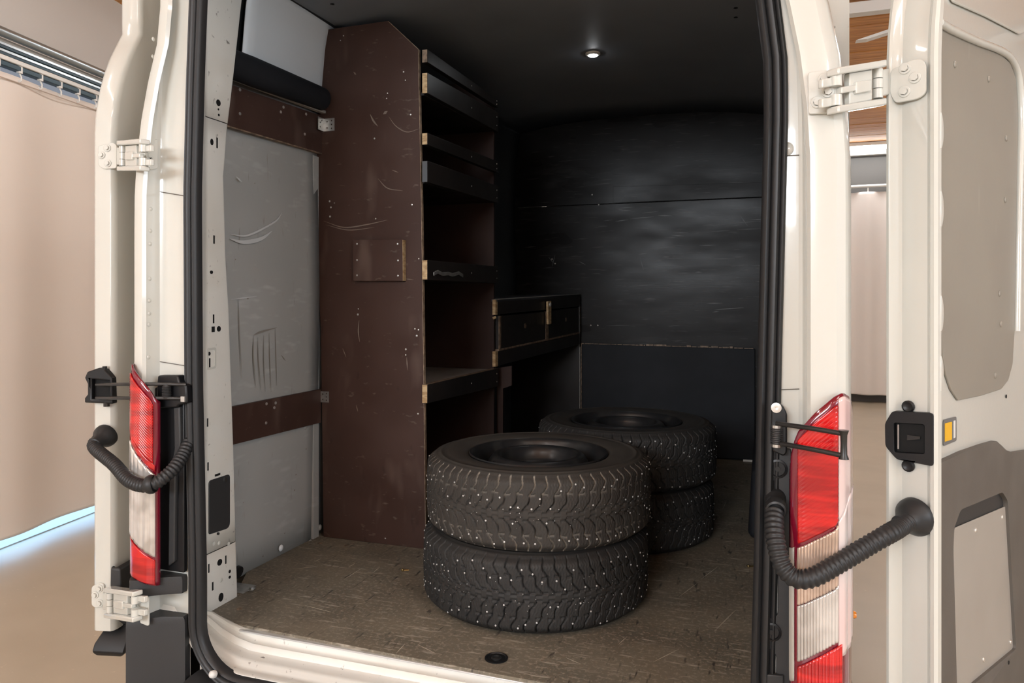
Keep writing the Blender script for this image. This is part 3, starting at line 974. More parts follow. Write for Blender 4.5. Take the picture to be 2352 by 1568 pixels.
ur = front('front_rail', [(1143, 688), (1333, 676), (1333, 703), (1143, 722)], .018, 'ply_dark', cab)
front('cut_end', [(1138, 688), (1143, 688), (1143, 723), (1138, 723)], .016, 'ply_edge', ur, -.001)
lr2 = front('front_rail', [(1144, 807), (1333, 767), (1333, 790), (1144, 840)], .018, 'ply_dark', cab)
front('cut_end', [(1138, 807), (1144, 806), (1144, 841), (1138, 842)], .016, 'ply_edge', lr2, -.001)
d1 = front('drawer', [(1152, 725), (1253, 716), (1253, 779), (1152, 800)], .30, 'ply_dark', cab, -.004)
d2 = front('drawer', [(1261, 714), (1330, 705), (1330, 762), (1261, 777)], .30, 'ply_dark', cab, -.004)
for d, px, py in ((d1, 1206, 748), (d2, 1300, 734)):
    c = dp(px, py, -.0035)
    MB().prism([c + DD * (.012 * math.cos(k)) + V((0, 0, .013 * math.sin(k))) for k in [math.pi / 8 * j for j in range(16)]], DN * .001).build('finger_hole', M['ply_edge_dim'], d)
front('pale_edge', [(1147, 726), (1151, 725), (1151, 802), (1147, 803)], .012, 'ply_edge_dim', d1, -.002)
front('pale_edge', [(1254, 715), (1260, 714), (1260, 777), (1254, 779)], .012, 'ply_edge_dim', d1, -.003)
front('pale_edge', [(1331, 703), (1334, 703), (1334, 762), (1331, 763)], .012, 'ply_edge_dim', d2, -.002)
front('bottom_board', [(1146, 802), (1333, 762), (1333, 766), (1146, 806)], .38, 'ply_edge_dim', cab, -.001)
front('top_edge', [(1143, 686.5), (1333, 675), (1333, 676), (1143, 688)], .018, 'plate_grey', ur, .0005)
a, b = dp(1141, 687), dp(1333, 675.5)
MB().prism([a, b, V((-.80, 2.83, b.z)), V((-.915, 1.662, a.z))], (0, 0, -.012)).build('top_board', M['lining_dark'], cab, bevel=.001)
MB().prism([V((-.90, 1.662, 1.22)), V((-.47, 1.662, 1.22)), V((-.47, 1.662, 1.50)), V((-.90, 1.662, 1.50))], (0, .012, 0)).build('end_panel', M['ply_dark'], cab)
fp = dp(1332, 800)
MB().box(-.80, fp.x, 2.800, 2.814, FZ + .001, 1.5).build('end_panel', M['ply_dark'], cab)
MB().box(fp.x, fp.x + .003, 2.799, 2.815, FZ + .02, fp.z + .01).build('panel_edge', M['plate_grey'], cab)
MB().box(-.905, -.89, 1.68, 2.45, FZ + .001, 1.22).build('back_panel', M['ply_dark'], cab)
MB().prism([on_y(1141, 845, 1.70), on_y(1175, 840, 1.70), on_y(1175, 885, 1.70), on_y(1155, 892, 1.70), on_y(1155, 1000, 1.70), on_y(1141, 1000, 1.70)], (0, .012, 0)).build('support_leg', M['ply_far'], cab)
# turn catch
ctb = MB()
ctb.prism(rounded([dp(1254, 692, .004), dp(1262, 691, .004), dp(1262, 744, .004), dp(1255, 745, .004)], .006), DN * .012)
ca = ctb.build('turn_catch', M['ply_edge'], cab, bevel=.002)
MB().lathe([(.012, 0), (.012, .008), (.009, .012), (.0001, .013)], dp(1261, 699, .010), DN, 16).build('catch_knob', M['plate_grey'], ca, smooth=40)
MB().tube([dp(1132, 731, 0), dp(1139, 728, .012)], .006, 8).build('side_peg', M['ply_edge'], rack)

# ------------------------------------------------------------------ studded tyres on steel wheels
R_T, W_T = .355, .222


def tyre_mesh(dusty):
    """whole tyre: tread with cut V grooves, shoulders and sidewalls; attribute 'dust' marks the shoulder grooves"""
    NA = 1320
    vv = np.linspace(-1, 1, 71)
    ang = np.linspace(0, 2 * np.pi, NA, endpoint=False)
    A, Vv = np.meshgrid(ang, vv)
    av = np.abs(Vv)
    NL = 64
    prof_r = R_T - .0045 * av ** 2 - .018 * np.clip((av - .80) / .20, 0, 1) ** 2.2
    zz = Vv * .101
    ph = A * NL / (2 * np.pi) + np.where(Vv > 0, .0, .5) + 1.15 * (1 - av) ** 1.5 + .10 * np.sin(av * 14)
    fr = np.abs((ph % 1.0) - .5)                          # .5 at a groove centre
    width = .058 + .05 * (av > .5) * 0 + .03 * np.clip(av - .6, 0, .4)
    lat = np.clip((fr - (.5 - width)) / .022, 0, 1) * (av > .10)
    # circumferential cuts: zigzag centre line and broken shoulder cut
    zig = .10 + .035 * np.sign(np.sin(A * NL))
    cen = np.clip(1 - np.abs(av - zig) / .030, 0, 1) * .7
    cut = np.clip(1.2 - np.abs(av - (.56 + .03 * np.sin(A * NL / 2))) / .022, 0, 1) * (np.sin(A * NL + np.pi * (Vv > 0)) > -.25) * .8
    sip = .10 * (np.sin(ph * 2 * np.pi * 4 + 2.2 * np.sin(av * 40)) > .55) * (av > .12)
    depth = np.maximum.reduce([lat, cen, cut, sip])
    depth *= np.clip((1.02 - av) / .05, 0, 1)
    r = prof_r - .0105 * depth
    dust = (lat * np.clip((av - .42) / .3, 0, 1) * .9 + cut * .55) if dusty else np.zeros_like(r)
    rows_r, rows_z, rows_d = [], [], []
    # lower sidewall (inside bead -> shoulder), tread, upper sidewall
    sw = [(.214, .082), (.219, .096), (.226, .102), (.235, .1055), (.250, .108), (.270, .1105), (.290, .1105), (.305, .109), (.3065, .1105), (.312, .1105), (.3135, .1085), (.322, .107), (.330, .105)]
    for (a, b) in sw:
        rows_r.append(np.full(NA, a)); rows_z.append(np.full(NA, -b)); rows_d.append(np.zeros(NA))
    for i in range(len(vv)):
        rows_r.append(r[i]); rows_z.append(zz[i]); rows_d.append(dust[i])
    for (a, b) in reversed(sw):
        rows_r.append(np.full(NA, a)); rows_z.append(np.full(NA, b)); rows_d.append(np.zeros(NA))
    Rr, Zz, Dd = np.array(rows_r), np.array(rows_z), np.array(rows_d)
    nr = len(Rr)
    co = np.stack([Rr * np.cos(ang), Rr * np.sin(ang), Zz], -1).reshape(-1, 3)
    idx = np.arange(nr * NA).reshape(nr, NA)
    nx = np.roll(idx, -1, 1)
    fc = np.stack([idx[:-1], nx[:-1], nx[1:], idx[1:]], -1).reshape(-1, 4)
    me = bpy.data.meshes.new('tyre')
    me.vertices.add(len(co)); me.vertices.foreach_set('co', co.ravel())
    me.loops.add(fc.size); me.loops.foreach_set('vertex_index', fc.ravel())
    me.polygons.add(len(fc))
    me.polygons.foreach_set('loop_start', np.arange(0, fc.size, 4))
    mi = np.zeros((nr - 1, NA), int)
    k = len(sw)
    mi[:k - 1] = 1
    mi[nr - k:] = 1
    me.polygons.foreach_set('material_index', mi.ravel())
    me.polygons.foreach_set('use_smooth', np.ones(len(fc), bool))
    at = me.attributes.new('dust', 'FLOAT', 'POINT')
    at.data.foreach_set('value', Dd.ravel().astype(np.float32))
    me.update(calc_edges=True)
    me.materials.append(M['tyre_dusty'] if dusty else M['tyre'])
    me.materials.append(M['tyre_side_dusty'] if dusty else M['tyre_side'])
    return me


# dusty variant: pale dirt lies in the shoulder grooves
M['tyre_dusty'] = material('dusty_tyre_rubber', (.042, .0375, .033), .72, spec=.35, col2=(.032, .028, .025), scale=9, bump=(320, .25, .0005))
nt = M['tyre_dusty'].node_tree
bs = nt.nodes['Principled BSDF']
src = bs.inputs['Base Color'].links[0].from_socket
an = nt.nodes.new('ShaderNodeAttribute')
an.attribute_name = 'dust'
mx = nt.nodes.new('ShaderNodeMix')
mx.data_type = 'RGBA'
nt.links.new(an.outputs['Fac'], mx.inputs[0])
nt.links.new(src, mx.inputs[6])
mx.inputs[7].default_value = (.34, .30, .25, 1)
nt.links.new(mx.outputs[2], bs.inputs['Base Color'])
M['tyre_side_dusty'] = material('dusty_tyre_sidewall', (.040, .036, .032), .62, spec=.35, col2=(.052, .047, .041), scale=5, bump=(60, .15, .001))

stud_mb = MB()
rs = random.Random(3)
for k in range(150):
    sgn = 1 if k % 2 else -1
    v = sgn * rs.choice((.20, .34, .47, .66, .74, .84)) + rs.uniform(-.03, .03)
    a = 2 * math.pi * (k + rs.uniform(-.45, .45)) / 150
    r = R_T - .0045 * v * v - .018 * max(0, (abs(v) - .8) / .2) ** 2.2
    n = V((math.cos(a), math.sin(a), 0))
    p = n * (r - .0005) + V((0, 0, v * .101))
    stud_mb.lathe([(.0026, 0), (.0026, .0012), (.0016, .0014), (.0016, .0022), (.0001, .0022)], p, n, 8)
# tiny grit caught in the grooves near the tread centre
for k in range(220):
    a = rs.uniform(0, 2 * math.pi)
    v = rs.gauss(0, .33)
    if abs(v) > .9:
        continue
    r = R_T - .0045 * v * v - .0005
    n = V((math.cos(a), math.sin(a), 0))
    s = rs.uniform(.0006, .0014)
    stud_mb.lathe([(s, 0), (s * .8, s * .8), (.0001, s)], n * r + V((0, 0, v * .101)), n, 5)
TYRE = {0: tyre_mesh(False), 1: tyre_mesh(True)}
proto = {}


def hole_skip(i, k):
    return i in (11, 12) and (k % 8) in (2, 3, 4)


rim_prof = [(.214, .080), (.2185, .094), (.222, .103), (.219, .1065), (.214, .104), (.209, .094), (.204, .082), (.199, .066), (.195, .045), (.192, .022), (.188, .020), (.180, .036), (.170, .058), (.160, .078), (.150, .091), (.140, .098), (.129, .099), (.120, .093), (.113, .078), (.106, .060), (.094, .050), (.064, .050), (.054, .058), (.037, .058), (.0335, .050), (.0335, .0), (.05, -.005)]
back_prof = [(.192, .022), (.190, -.05), (.196, -.075), (.206, -.092), (.214, -.103), (.219, -.1065), (.222, -.103), (.2185, -.094), (.214, -.08)]


def wheel(label, x, y, z, rot, flip, dusty, group):
    t = thing('car_wheel', label, 'car wheel', (x, y, z - W_T / 2), group)
    mtx = Matrix.Translation((x, y, z)) @ Matrix.Rotation(rot, 4, 'Z') @ (Matrix.Rotation(math.pi, 4, 'X') if flip else Matrix.Identity(4))

    def put(o):
        o.parent = t
        o.matrix_parent_inverse = Matrix.Translation(t.location).inverted()
        o.matrix_basis = mtx

    ty = bpy.data.objects.new('tyre', TYRE[dusty])
    COL.objects.link(ty)
    put(ty)
    if 'studs' not in proto:
        st = stud_mb.build('studs', M['stud'], recalc=False)
        rm = MB().lathe(rim_prof, (0, 0, 0), n=96, skip=hole_skip).build('steel_rim', M['wheel'], smooth=45)
        md = rm.modifiers.new('t', 'SOLIDIFY')
        md.thickness = .0035
        bk = MB().lathe(back_prof, (0, 0, 0), n=64).build('rim_barrel', M['wheel'], smooth=45)
        bo = MB()
        for k in range(6):
            a = math.pi / 3 * k
            bo.lathe([(.0095, 0), (.0095, .0012), (.006, .0012), (.006, -.006)], (.074 * math.cos(a), .074 * math.sin(a), .050), n=14)
        bo = bo.build('bolt_holes', M['hole'])
        proto.update(studs=st, rim=rm, back=bk, bolts=bo)
        st['kind'] = 'stuff'
    else:
        def cp(o):
            c = o.copy()
            COL.objects.link(c)
            return c
        st, rm, bk, bo = cp(proto['studs']), cp(proto['rim']), cp(proto['back']), cp(proto['bolts'])
    put(rm)
    for o, par in ((st, ty), (bk, rm), (bo, rm)):
        o.parent = par
        o.matrix_parent_inverse = Matrix.Identity(4)
        o.matrix_basis = Matrix.Identity(4)
    return t


H = W_T / 2
G = 'studded winter wheels stacked on the cargo floor'
wheel('dusty studded winter wheel on top of the stack next to the door sill', .018, .680, FZ + 3 * H, 1.05, False, 1, G)
wheel('black studded winter wheel at the bottom of the stack next to the door sill', .010, .672, FZ + H, .30, True, 0, G)
wheel('studded winter wheel on top of the stack next to the bulkhead', .176, 1.392, FZ + 3 * H, 2.2, False, 0, G)
wheel('studded winter wheel at the bottom of the stack next to the bulkhead', .166, 1.386, FZ + H, 4.0, True, 0, G)

# loose screws on the cargo floor
for (px, py, lab) in ((925, 1311, 'small brass screw lying on the cargo floor beside the rack panel'), (1719, 1302, 'small brass screw lying on the cargo floor near the right pillar')):
    p = on_z(px, py, FZ)
    m = MB()
    m.lathe([(.0001, .0), (.005, .001), (.0062, .004), (.0055, .007), (.0001, .009)], p, n=12)
    m.cyl(p + V((.004, .0, .003)), p + V((.020, .008, .003)), .0022, 8)
    tag(m.build('screw', M['brass'], smooth=50), lab, 'screw')

# ------------------------------------------------------------------ tail lights
def lens(name, plan, zlo, zhi, mat, par, ns=28, nz=30, rib=None, off=0.0, s0=0.0, s1=1.0):
    """curved lens shell over the plan polyline between two edges zlo(x) and zhi(x); rib=(axis, count, height)"""
    P2 = [V((x, y, 0)) for x, y in plan]
    L = [0]
    for a, b in zip(P2, P2[1:]):
        L.append(L[-1] + (b - a).length)

    def at(s):
        d = s * L[-1]
        for i in range(len(L) - 1):
            if d <= L[i + 1] + 1e-9:
                return P2[i].lerp(P2[i + 1], (d - L[i]) / (L[i + 1] - L[i]))
        return P2[-1]

    cx = sum(p.x for p in P2) / len(P2) * .80
    rings = []
    for j in range(nz + 1):
        row = []
        for i in range(ns + 1):
            s = s0 + (s1 - s0) * i / ns
            p = at(s)
            q = at(min(1, s + .02)) - at(max(0, s - .02))
            n = V((q.y, -q.x, 0)).normalized()
            if n.dot(V((p.x - cx, p.y - .15, 0))) < 0:
                n = -n
            h = off
            if rib:
                u = (i / ns if rib[0] == 's' else j / nz)
                h += rib[2] * abs(math.sin(math.pi * u * rib[1]))
            z = zlo(p.x) + (zhi(p.x) - zlo(p.x)) * j / nz
            row.append(V((p.x + n.x * h, p.y + n.y * h, z)))
        rings.append(row)
    o = MB().loft(rings).build(name, M[mat], par, smooth=50)
    md = o.modifiers.new('t', 'SOLIDIFY')
    md.thickness = .004
    md.offset = 0
    return o


def tab(*pts):
    pts = sorted(pts)
    return lambda x: interp(pts, x)


def shift(f, d):
    return lambda x: f(x) + d


RP = [(.746, -.050), (.750, -.060), (.770, -.067), (.800, -.069), (.822, -.067), (.838, -.058), (.850, -.035), (.858, .0), (.862, .05)]
rt = tab((.746, 1.19), (.7495, 1.235), (.757, 1.265), (.77, 1.283), (.79, 1.308), (.822, 1.338), (.838, 1.346), (.852, 1.335), (.862, 1.30))
r1 = tab((.746, 1.042), (.822, 1.092), (.835, 1.115), (.848, 1.15), (.862, 1.16))
r2 = tab((.746, .816), (.822, .872), (.862, .90))
r3 = tab((.746, .66), (.862, .66))
tl_r = lens('tail_light', RP, r3, rt, 'red_dark', van, ns=30, nz=40)
lens('red_lens', RP, shift(r1, .004), shift(rt, -.018), 'red_lens', tl_r, rib=('z', 26, .0008), off=.003, s0=.10, s1=.42, nz=78)
lens('clear_lens', RP, shift(r2, .004), shift(r1, -.115), 'clear_lens', tl_r, ns=84, rib=('s', 13, .0030), off=.003, s0=.10, s1=.42)
lens('amber_lens', RP, shift(r1, -.113), shift(r1, -.004), 'amber_lens', tl_r, ns=84, rib=('s', 13, .0026), off=.003, s0=.10, s1=.42)
lens('red_lens', RP, r3, shift(r2, -.006), 'red_lens', tl_r, ns=72, rib=('s', 13, .0014), off=.003, s0=.10, s1=.46)
lens('lens_side', RP, shift(r1, .0), shift(rt, -.006), 'pink_lens', tl_r, off=.0025, s0=.43, s1=1)
lens('lens_side', RP, shift(r2, -.03), r1, 'pink_lens', tl_r, ns=60, rib=('s', 5, .0015), off=.0022, s0=.43, s1=1)
lens('bright_edge', RP, shift(r2, -.03), shift(r1, .0), 'plate_grey', tl_r, off=.004, s0=.0, s1=.07, ns=6)
MB().lathe([(.008, -.012), (.008, .012), (.006, .016), (.0001, .016)], (.866, .12, .86), (1, 0, 0), 16).build('side_marker', M['orange_lens'], van, smooth=50)

LP = [(-.800, -.046), (-.804, -.058), (-.822, -.066), (-.845, -.069), (-.868, -.066), (-.884, -.056), (-.898, -.03), (-.906, .0), (-.913, .05)]
lt = tab((-.913, 1.33), (-.895, 1.352), (-.880, 1.352), (-.84, 1.315), (-.815, 1.288), (-.80, 1.255))
l1 = tab((-.913, 1.17), (-.88, 1.152), (-.80, 1.066))
l2 = tab((-.913, .91), (-.88, .900), (-.80, .845))
l3 = tab((-.913, .80), (-.88, .795), (-.80, .775))
tl_l = lens('tail_light', LP, l3, lt, 'red_dark', van, ns=30, nz=40)
lens('red_lens', LP, shift(l1, .022), shift(lt, -.024), 'red_lens', tl_l, rib=('z', 22, .0012), off=.003, s0=.08, s1=.86, nz=66)
lens('red_lens', LP, shift(l1, .002), shift(l1, .020), 'red_lens', tl_l, off=.0035, s0=.04, s1=.86, nz=4)
lens('clear_lens', LP, shift(l2, .004), shift(l1, -.004), 'clear_lens', tl_l, ns=84, rib=('s', 11, .0016), off=.003, s0=.06, s1=.86)
lens('red_lens', LP, shift(l3, .004), shift(l2, -.004), 'red_lens', tl_l, off=.003, s0=.06, s1=.86)

# black housings between lights and seal
mb = MB()
mb.prism([V((-.850, -.014, .80)), V((-.752, -.014, .80)), V((-.752, -.014, 1.285)), V((-.812, -.014, 1.30)), V((-.850, -.014, 1.285))], (0, .014, 0))
hl = mb.build('light_housing', M['plastic_dark'], van, bevel=.003)
q = [on_y(px, py, -.024) for px, py in ((398, 935), (412, 935), (414, 1040), (402, 1090), (400, 1290), (386, 1300), (388, 1100), (400, 1030))]
MB().prism(q, (0, .012, 0)).build('housing_rib', M['plastic'], hl, bevel=.003)
q = [on_y(px, py, -.006) for px, py in ((1772, 1030), (1818, 1030), (1816, 1575), (1783, 1575), (1783, 1505), (1757, 1482), (1757, 1424), (1786, 1413), (1788, 1120), (1772, 1100))]
hr = MB().prism(rounded(q, .006), (0, .006, 0)).build('light_housing', M['plastic'], van, bevel=.002)
for (px, py) in ((1786, 1076), (1772, 1450)):
    mm = MB()
    c = on_y(px, py, -.0065)
    mm.lathe([(.019, 0), (.019, -.003), (.015, -.004), (.014, -.001), (.005, -.001), (.005, -.004), (.0001, -.004)], c, (0, 1, 0), 20)
    mm.build('housing_nut', M['plastic_dark'], hr, smooth=40)
q = [on_y(px, py, -.014) for px, py in ((1755, 1548), (1800, 1552), (1800, 1580), (1752, 1580))]
MB().prism(q, (0, .010, 0)).build('housing_foot', M['plastic'], hr, bevel=.002)


# ------------------------------------------------------------------ rear doors
def door_shift(z):
    return 0 if z < 1.98 else min(.125, 1.1 * (z - 1.98) ** 2)


class Door:
    def __init__(self, x, y, deg, sgn):
        a = math.radians(deg)
        self.o = V((x, y, 0))
        self.d = V((sgn * math.sin(a), math.cos(a), 0))           # along the door, away from the hinge
        self.n = V((sgn * math.cos(a), -math.sin(a), 0))          # out of its inner face

    def pt(self, t, w, z):
        p = self.o + self.d * t + self.n * w
        return V((p.x, p.y, z))

    def edge(self, px, py, t=0):                                  # pixel -> point on the hinge edge face
        return on_plane(px, py, self.o + self.d * t, self.d)

    def face(self, px, py, w):                                    # pixel -> point on the inner face
        return on_plane(px, py, self.o + self.n * w, self.n)

    def shell(self, plan, z0, z1, nz, mat=None):
        rings = []
        for k in range(nz + 1):
            z = z0 + (z1 - z0) * k / nz
            e = door_shift(z)
            rings.append([self.pt(t + e * max(0, 1 - t / .5), w, z) for t, w in plan])
        return MB().loft(rings, True, True).build('rear_door', M['paint'], van, smooth=38)


RD = Door(.93, .088, 28, 1)
right_plan = [(.74, 0), (.30, -.004), (.02, 0), (.004, .003), (0, .009), (.003, .016), (.012, .022), (.016, .029), (.012, .040), (.009, .058), (.008, .078), (.003, .083), (-.005, .087), (-.007, .094), (-.003, .100), (.010, .102), (.017, .098), (.020, .088), (.74, .088)]
rd = RD.shell(right_plan, .45, 2.46, 40)
rd['label'] = 'right rear door swung wide open, its inner face lined with grey panels'
# upper hardboard panel with its raised white frame
up = [(2155, 58), (2188, 83), (2240, 105), (2296, 127), (2317, 146), (2330, 183), (2334, 270), (2331, 450), (2326, 760), (2322, 835), (2312, 872), (2296, 893), (2250, 908), (2196, 919), (2180, 895), (2168, 860), (2160, 810), (2150, 400)]
hp = MB().prism([RD.face(px, py, .0885) for px, py in up], RD.n * .004).build('hardboard_panel', M['hardboard'], rd, bevel=.001)
for (px, py) in ((2193, 148), (2271, 182), (2311, 318), (2309, 459), (2296, 674), (2299, 744), (2286, 862)):
    c = RD.face(px, py, .0930)
    mm = MB().lathe([(.0075, 0), (.006, .0022), (.002, .003), (.0001, .0022)], c, RD.n, 14)
    mm.build('panel_clip', M['hardboard'], hp, smooth=50)
ridge = spline([RD.face(px, py, .096) for px, py in ((2158, 52), (2190, 70), (2245, 95), (2300, 117), (2326, 140), (2341, 185), (2346, 280), (2341, 480), (2336, 760))], 8)
MB().tube(ridge, .0085, 12).build('panel_frame', M['paint'], rd, smooth=60)
q = [RD.face(px, py, .0895) for px, py in ((2175, -60), (2352, -60), (2352, 75), (2338, 80), (2260, 40), (2180, 5))]
MB().prism(rounded(q, .02), RD.n * .006).build('window_blank', M['paint'], rd, bevel=.004)
# scalloped flange lobes along the hinge side
for py in (300, 480, 720, 858):
    c = RD.face(2158, py, .100)
    mm = MB()
    mm.prism([c + RD.d * (.016 * math.sin(a)) + V((0, 0, .035 * -math.cos(a))) for a in [math.pi * k / 12 for k in range(13)]], RD.n * .003)
    mm.build('flange_lobe', M['paint'], rd, bevel=.001)
# lower dark grey trim with inset plate
outer = [(2155, 1066), (2214, 1038), (2262, 1021), (2290, 1013), (2302, 1024), (2312, 1034), (2329, 1039), (2420, 1025)]
Z_B = .47
MB().prism([RD.face(px, py, .0887) for px, py in ((2180, 1110), (2345, 1100), (2345, 1700), (2180, 1700))], RD.n * .001).build('trim_backing', M['plastic'], rd)
po = [RD.face(px, py, .100) for px, py in outer]
po += [RD.pt(.735, .100, po[-1].z), RD.pt(.735, .100, Z_B), RD.pt(.012, .100, Z_B)]
hole = rounded([RD.face(px, py, .100) for px, py in ((2207, 1170), (2303, 1130), (2315, 1150), (2334, 1490), (2236, 1572), (2228, 1640), (2200, 1640), (2190, 1262), (2192, 1212))], .012, 4)
tr_ = MB().prism(po, -RD.n * .014, [hole]).build('door_trim', M['trim'], rd, bevel=.002)
pl_ = [RD.face(px, py, .0935) for px, py in ((2190, 1214), (2311, 1162), (2317, 1200), (2331, 1480), (2328, 1492), (2233, 1570), (2230, 1650), (2198, 1650), (2187, 1262))]
ip = MB().prism(rounded(pl_, .008, 3), -RD.n * .003).build('trim_plate', M['plate_grey'], tr_, bevel=.001)
for (px, py) in ((2241, 1218), (2302, 1188), (2321, 1474), (2259, 1514)):
    MB().lathe([(.006, 0), (.005, .002), (.0001, .003)], RD.face(px, py, .0936), RD.n, 12).build('rivet', M['screw'], ip, smooth=50)
MB().lathe([(.005, 0), (.004, .001), (.0001, .001)], RD.face(2317, 1521, .1005), RD.n, 12).build('rivet', M['hole'], tr_)
# pull pocket edge, label
q = rounded([RD.face(px, py, .089) for px, py in ((2166, 964), (2196, 956), (2196, 1012), (2166, 1024))], .006)
lbp = MB().prism(q, RD.n * .001).build('warning_label', M['label_grey'], rd)
MB().prism([RD.face(px, py, .0902) for px, py in ((2170, 972), (2186, 968), (2186, 1009), (2170, 1014))], RD.n * .0006).build('yellow_field', M['yellow'], lbp)
MB().prism([RD.face(px, py, .0902) for px, py in ((2190, 966), (2194, 965), (2194, 1004), (2190, 1006))], RD.n * .0006).build('white_field', M['label_white'], lbp)
for (px, py, r) in ((2311, 910, .005), (2195, 1070, .003)):
    MB().lathe([(r, 0), (r * .8, .001), (.0001, .001)], RD.face(px, py, .089), RD.n, 12).build('hole_plug', M['hole'], rd)
# latch on the hinge edge: rubber frame, cavity, lever
q = rounded([RD.edge(px, py, .006) for px, py in ((2039, 970), (2056, 942), (2150, 947), (2150, 1068), (2066, 1052), (2040, 1022))], .006, 3)
h = rounded([RD.edge(px, py, .006) for px, py in ((2059, 968), (2130, 972), (2130, 1040), (2060, 1036))], .005, 3)
lf = MB().prism(q, -RD.d * .016, [h]).build('latch_frame', M['plastic_dark'], rd, bevel=.004)
MB().prism([RD.edge(px, py, .008) for px, py in ((2050, 960), (2140, 960), (2140, 1048), (2050, 1044))], -RD.d * .003).build('latch_cavity', M['hole'], lf)
MB().prism([RD.edge(px, py, .003) for px, py in ((2064, 974), (2067, 974), (2067, 1030), (2064, 1030))], -RD.d * .006).build('latch_plate', M['steel'], lf)
MB().prism([RD.edge(px, py, .003) for px, py in ((2085, 998), (2115, 1002), (2115, 1008), (2085, 1010))], -RD.d * .004).build('latch_lever', M['wire'], lf)
for (px, py) in ((2087, 933), (2087, 1069)):
    MB().lathe([(.012, 0), (.012, .004), (.009, .006), (.005, .004), (.0001, .004)], RD.edge(px, py, .007), -RD.d, 16).build('latch_plug', M['plastic_dark'], lf, smooth=40)

LD = Door(-1.04, .03, 13, -1)
left_plan = [(.74, 0), (.30, -.004), (.02, -.001), (.006, .003), (.0, .010), (.0, .052), (.004, .060), (.012, .064), (.74, .064)]
ld_ = LD.shell(left_plan, .585, 2.46, 40)
ld_['label'] = 'left rear door folded back along the van side'
rings = []
for (z, w0, w1, t0) in ((.745, -.004, .004, .006), (.77, -.012, .004, -.004), (.765, -.026, .002, -.010), (.72, -.030, .002, -.012), (.66, -.032, .0, -.010), (.615, -.034, .01, .012), (.58, -.036, .04, .05)):
    rings.append([LD.pt(t0, w0, z), LD.pt(.735, w0, z), LD.pt(.735, w1, z), LD.pt(t0, w1, z)])
MB().loft(rings, True, True).build('door_cladding', M['plastic'], ld_, bevel=.003)
rings = []
for (z, w0, w1, t0) in ((.600, -.034, .035, .055), (.575, -.035, .05, .028), (.545, -.034, .062, .004), (.525, -.032, .064, -.004), (.512, -.020, .055, .004)):
    rings.append([LD.pt(t0, w0, z), LD.pt(.735, w0, z), LD.pt(.735, w1, z), LD.pt(t0, w1, z)])
MB().loft(rings, True, True).build('door_cladding', M['plastic_dark'], ld_, bevel=.004)
# latch bracket on the left door edge, facing the check strap
q = [LD.edge(px, py, .004) for px, py in ((206, 866), (212, 852), (238, 843), (252, 846), (268, 866), (270, 925), (206, 922), (206, 912), (213, 903), (213, 880))]
h = [LD.edge(px, py, .004) for px, py in ((222, 868), (262, 872), (264, 914), (222, 914))]
lb_ = MB().prism(q, -LD.d * .022, [h]).build('latch_frame', M['plastic_dark'], ld_, bevel=.003)
MB().prism([LD.edge(px, py, .004) for px, py in ((218, 862), (266, 866), (266, 918), (218, 918))], -LD.d * .006).build('latch_cavity', M['hole'], lb_)
MB().cyl(LD.edge(247, 840, 0) - LD.d * .012, LD.edge(247, 852, 0) - LD.d * .012, .006, 10).build('latch_pin', M['plastic_dark'], lb_)
MB().cyl(LD.edge(250, 922, 0) - LD.d * .010, LD.edge(250, 932, 0) - LD.d * .010, .008, 10).build('latch_pin', M['wire'], lb_)


# ------------------------------------------------------------------ hinges
def hinge(dpoly, dfun, dnorm, dbolts, bpoly, bfun, bnorm, bbolts, Pz, Qz, rr=.0115):
    body = MB().prism(rounded([bfun(*p) for p in bpoly], .006, 3), V(bnorm) * .006).build('hinge', M['paint'], van, bevel=.0015)
    for p in bbolts:
        MB().bolt(bfun(*p) + V(bnorm) * .006, bnorm, rr, .007).build('bolt', M['paint'], body, smooth=40)
    MB().prism(rounded([dfun(*p) for p in dpoly], .008, 4), V(dnorm) * .006).build('door_leaf', M['paint'], body, bevel=.0015)
    for p in dbolts:
        MB().bolt(dfun(*p) + V(dnorm) * .006, dnorm, rr, .007).build('bolt', M['paint'], body, smooth=40)
    (P, pz0, pz1), (Q, qz0, qz1) = Pz, Qz
    e = (Q - P)
    e.z = 0
    en = e.normalized()
    nn = en.cross(V((0, 0, 1)))
    if nn.dot(CAM - P) < 0:
        nn = -nn

    def pt(s, f, w):
        z = (pz0 + (qz0 - pz0) * s) * (1 - f) + (pz1 + (qz1 - pz1) * s) * f
        p = P + e * s + nn * w
        return V((p.x, p.y, z))

    def slab(s0, s1, f0, f1, w0, w1, m):
        m.hexa([pt(s0, f0, w0), pt(s1, f0, w0), pt(s1, f0, w1), pt(s0, f0, w1), pt(s0, f1, w0), pt(s1, f1, w0), pt(s1, f1, w1), pt(s0, f1, w1)])

    for a in ((-.02, 1.0, .84, 1.0, -.012, .014), (-.02, 1.0, 0.0, .16, -.012, .014)):
        m = MB()
        slab(*a, m)
        m.build('link_bar', M['paint'], body, bevel=.003)
    m = MB()
    slab(.30, .78, .16, .84, -.008, .004, m)
    slab(.38, .70, .36, .62, -.004, .010, m)
    slab(.10, .40, .42, .56, -.004, .008, m)
    m.build('link_web', M['paint'], body, bevel=.002)
    for s, f0, f1, r in ((.06, .16, .40, .011), (.06, .60, .84, .011), (.94, .18, .38, .010), (.94, .40, .60, .010), (.94, .62, .82, .010)):
        MB().cyl(pt(s, f0, 0), pt(s, f1, 0), r, 16).build('knuckle', M['paint'], body, smooth=50)
    for a in ((-.18, .10, .18, .38, -.012, -.002), (-.18, .10, .62, .82, -.012, -.002), (.94, 1.18, .22, .80, -.004, .004)):
        m = MB()
        slab(*a, m)
        m.build('knuckle_arm', M['paint'], body, bevel=.002)
    return body


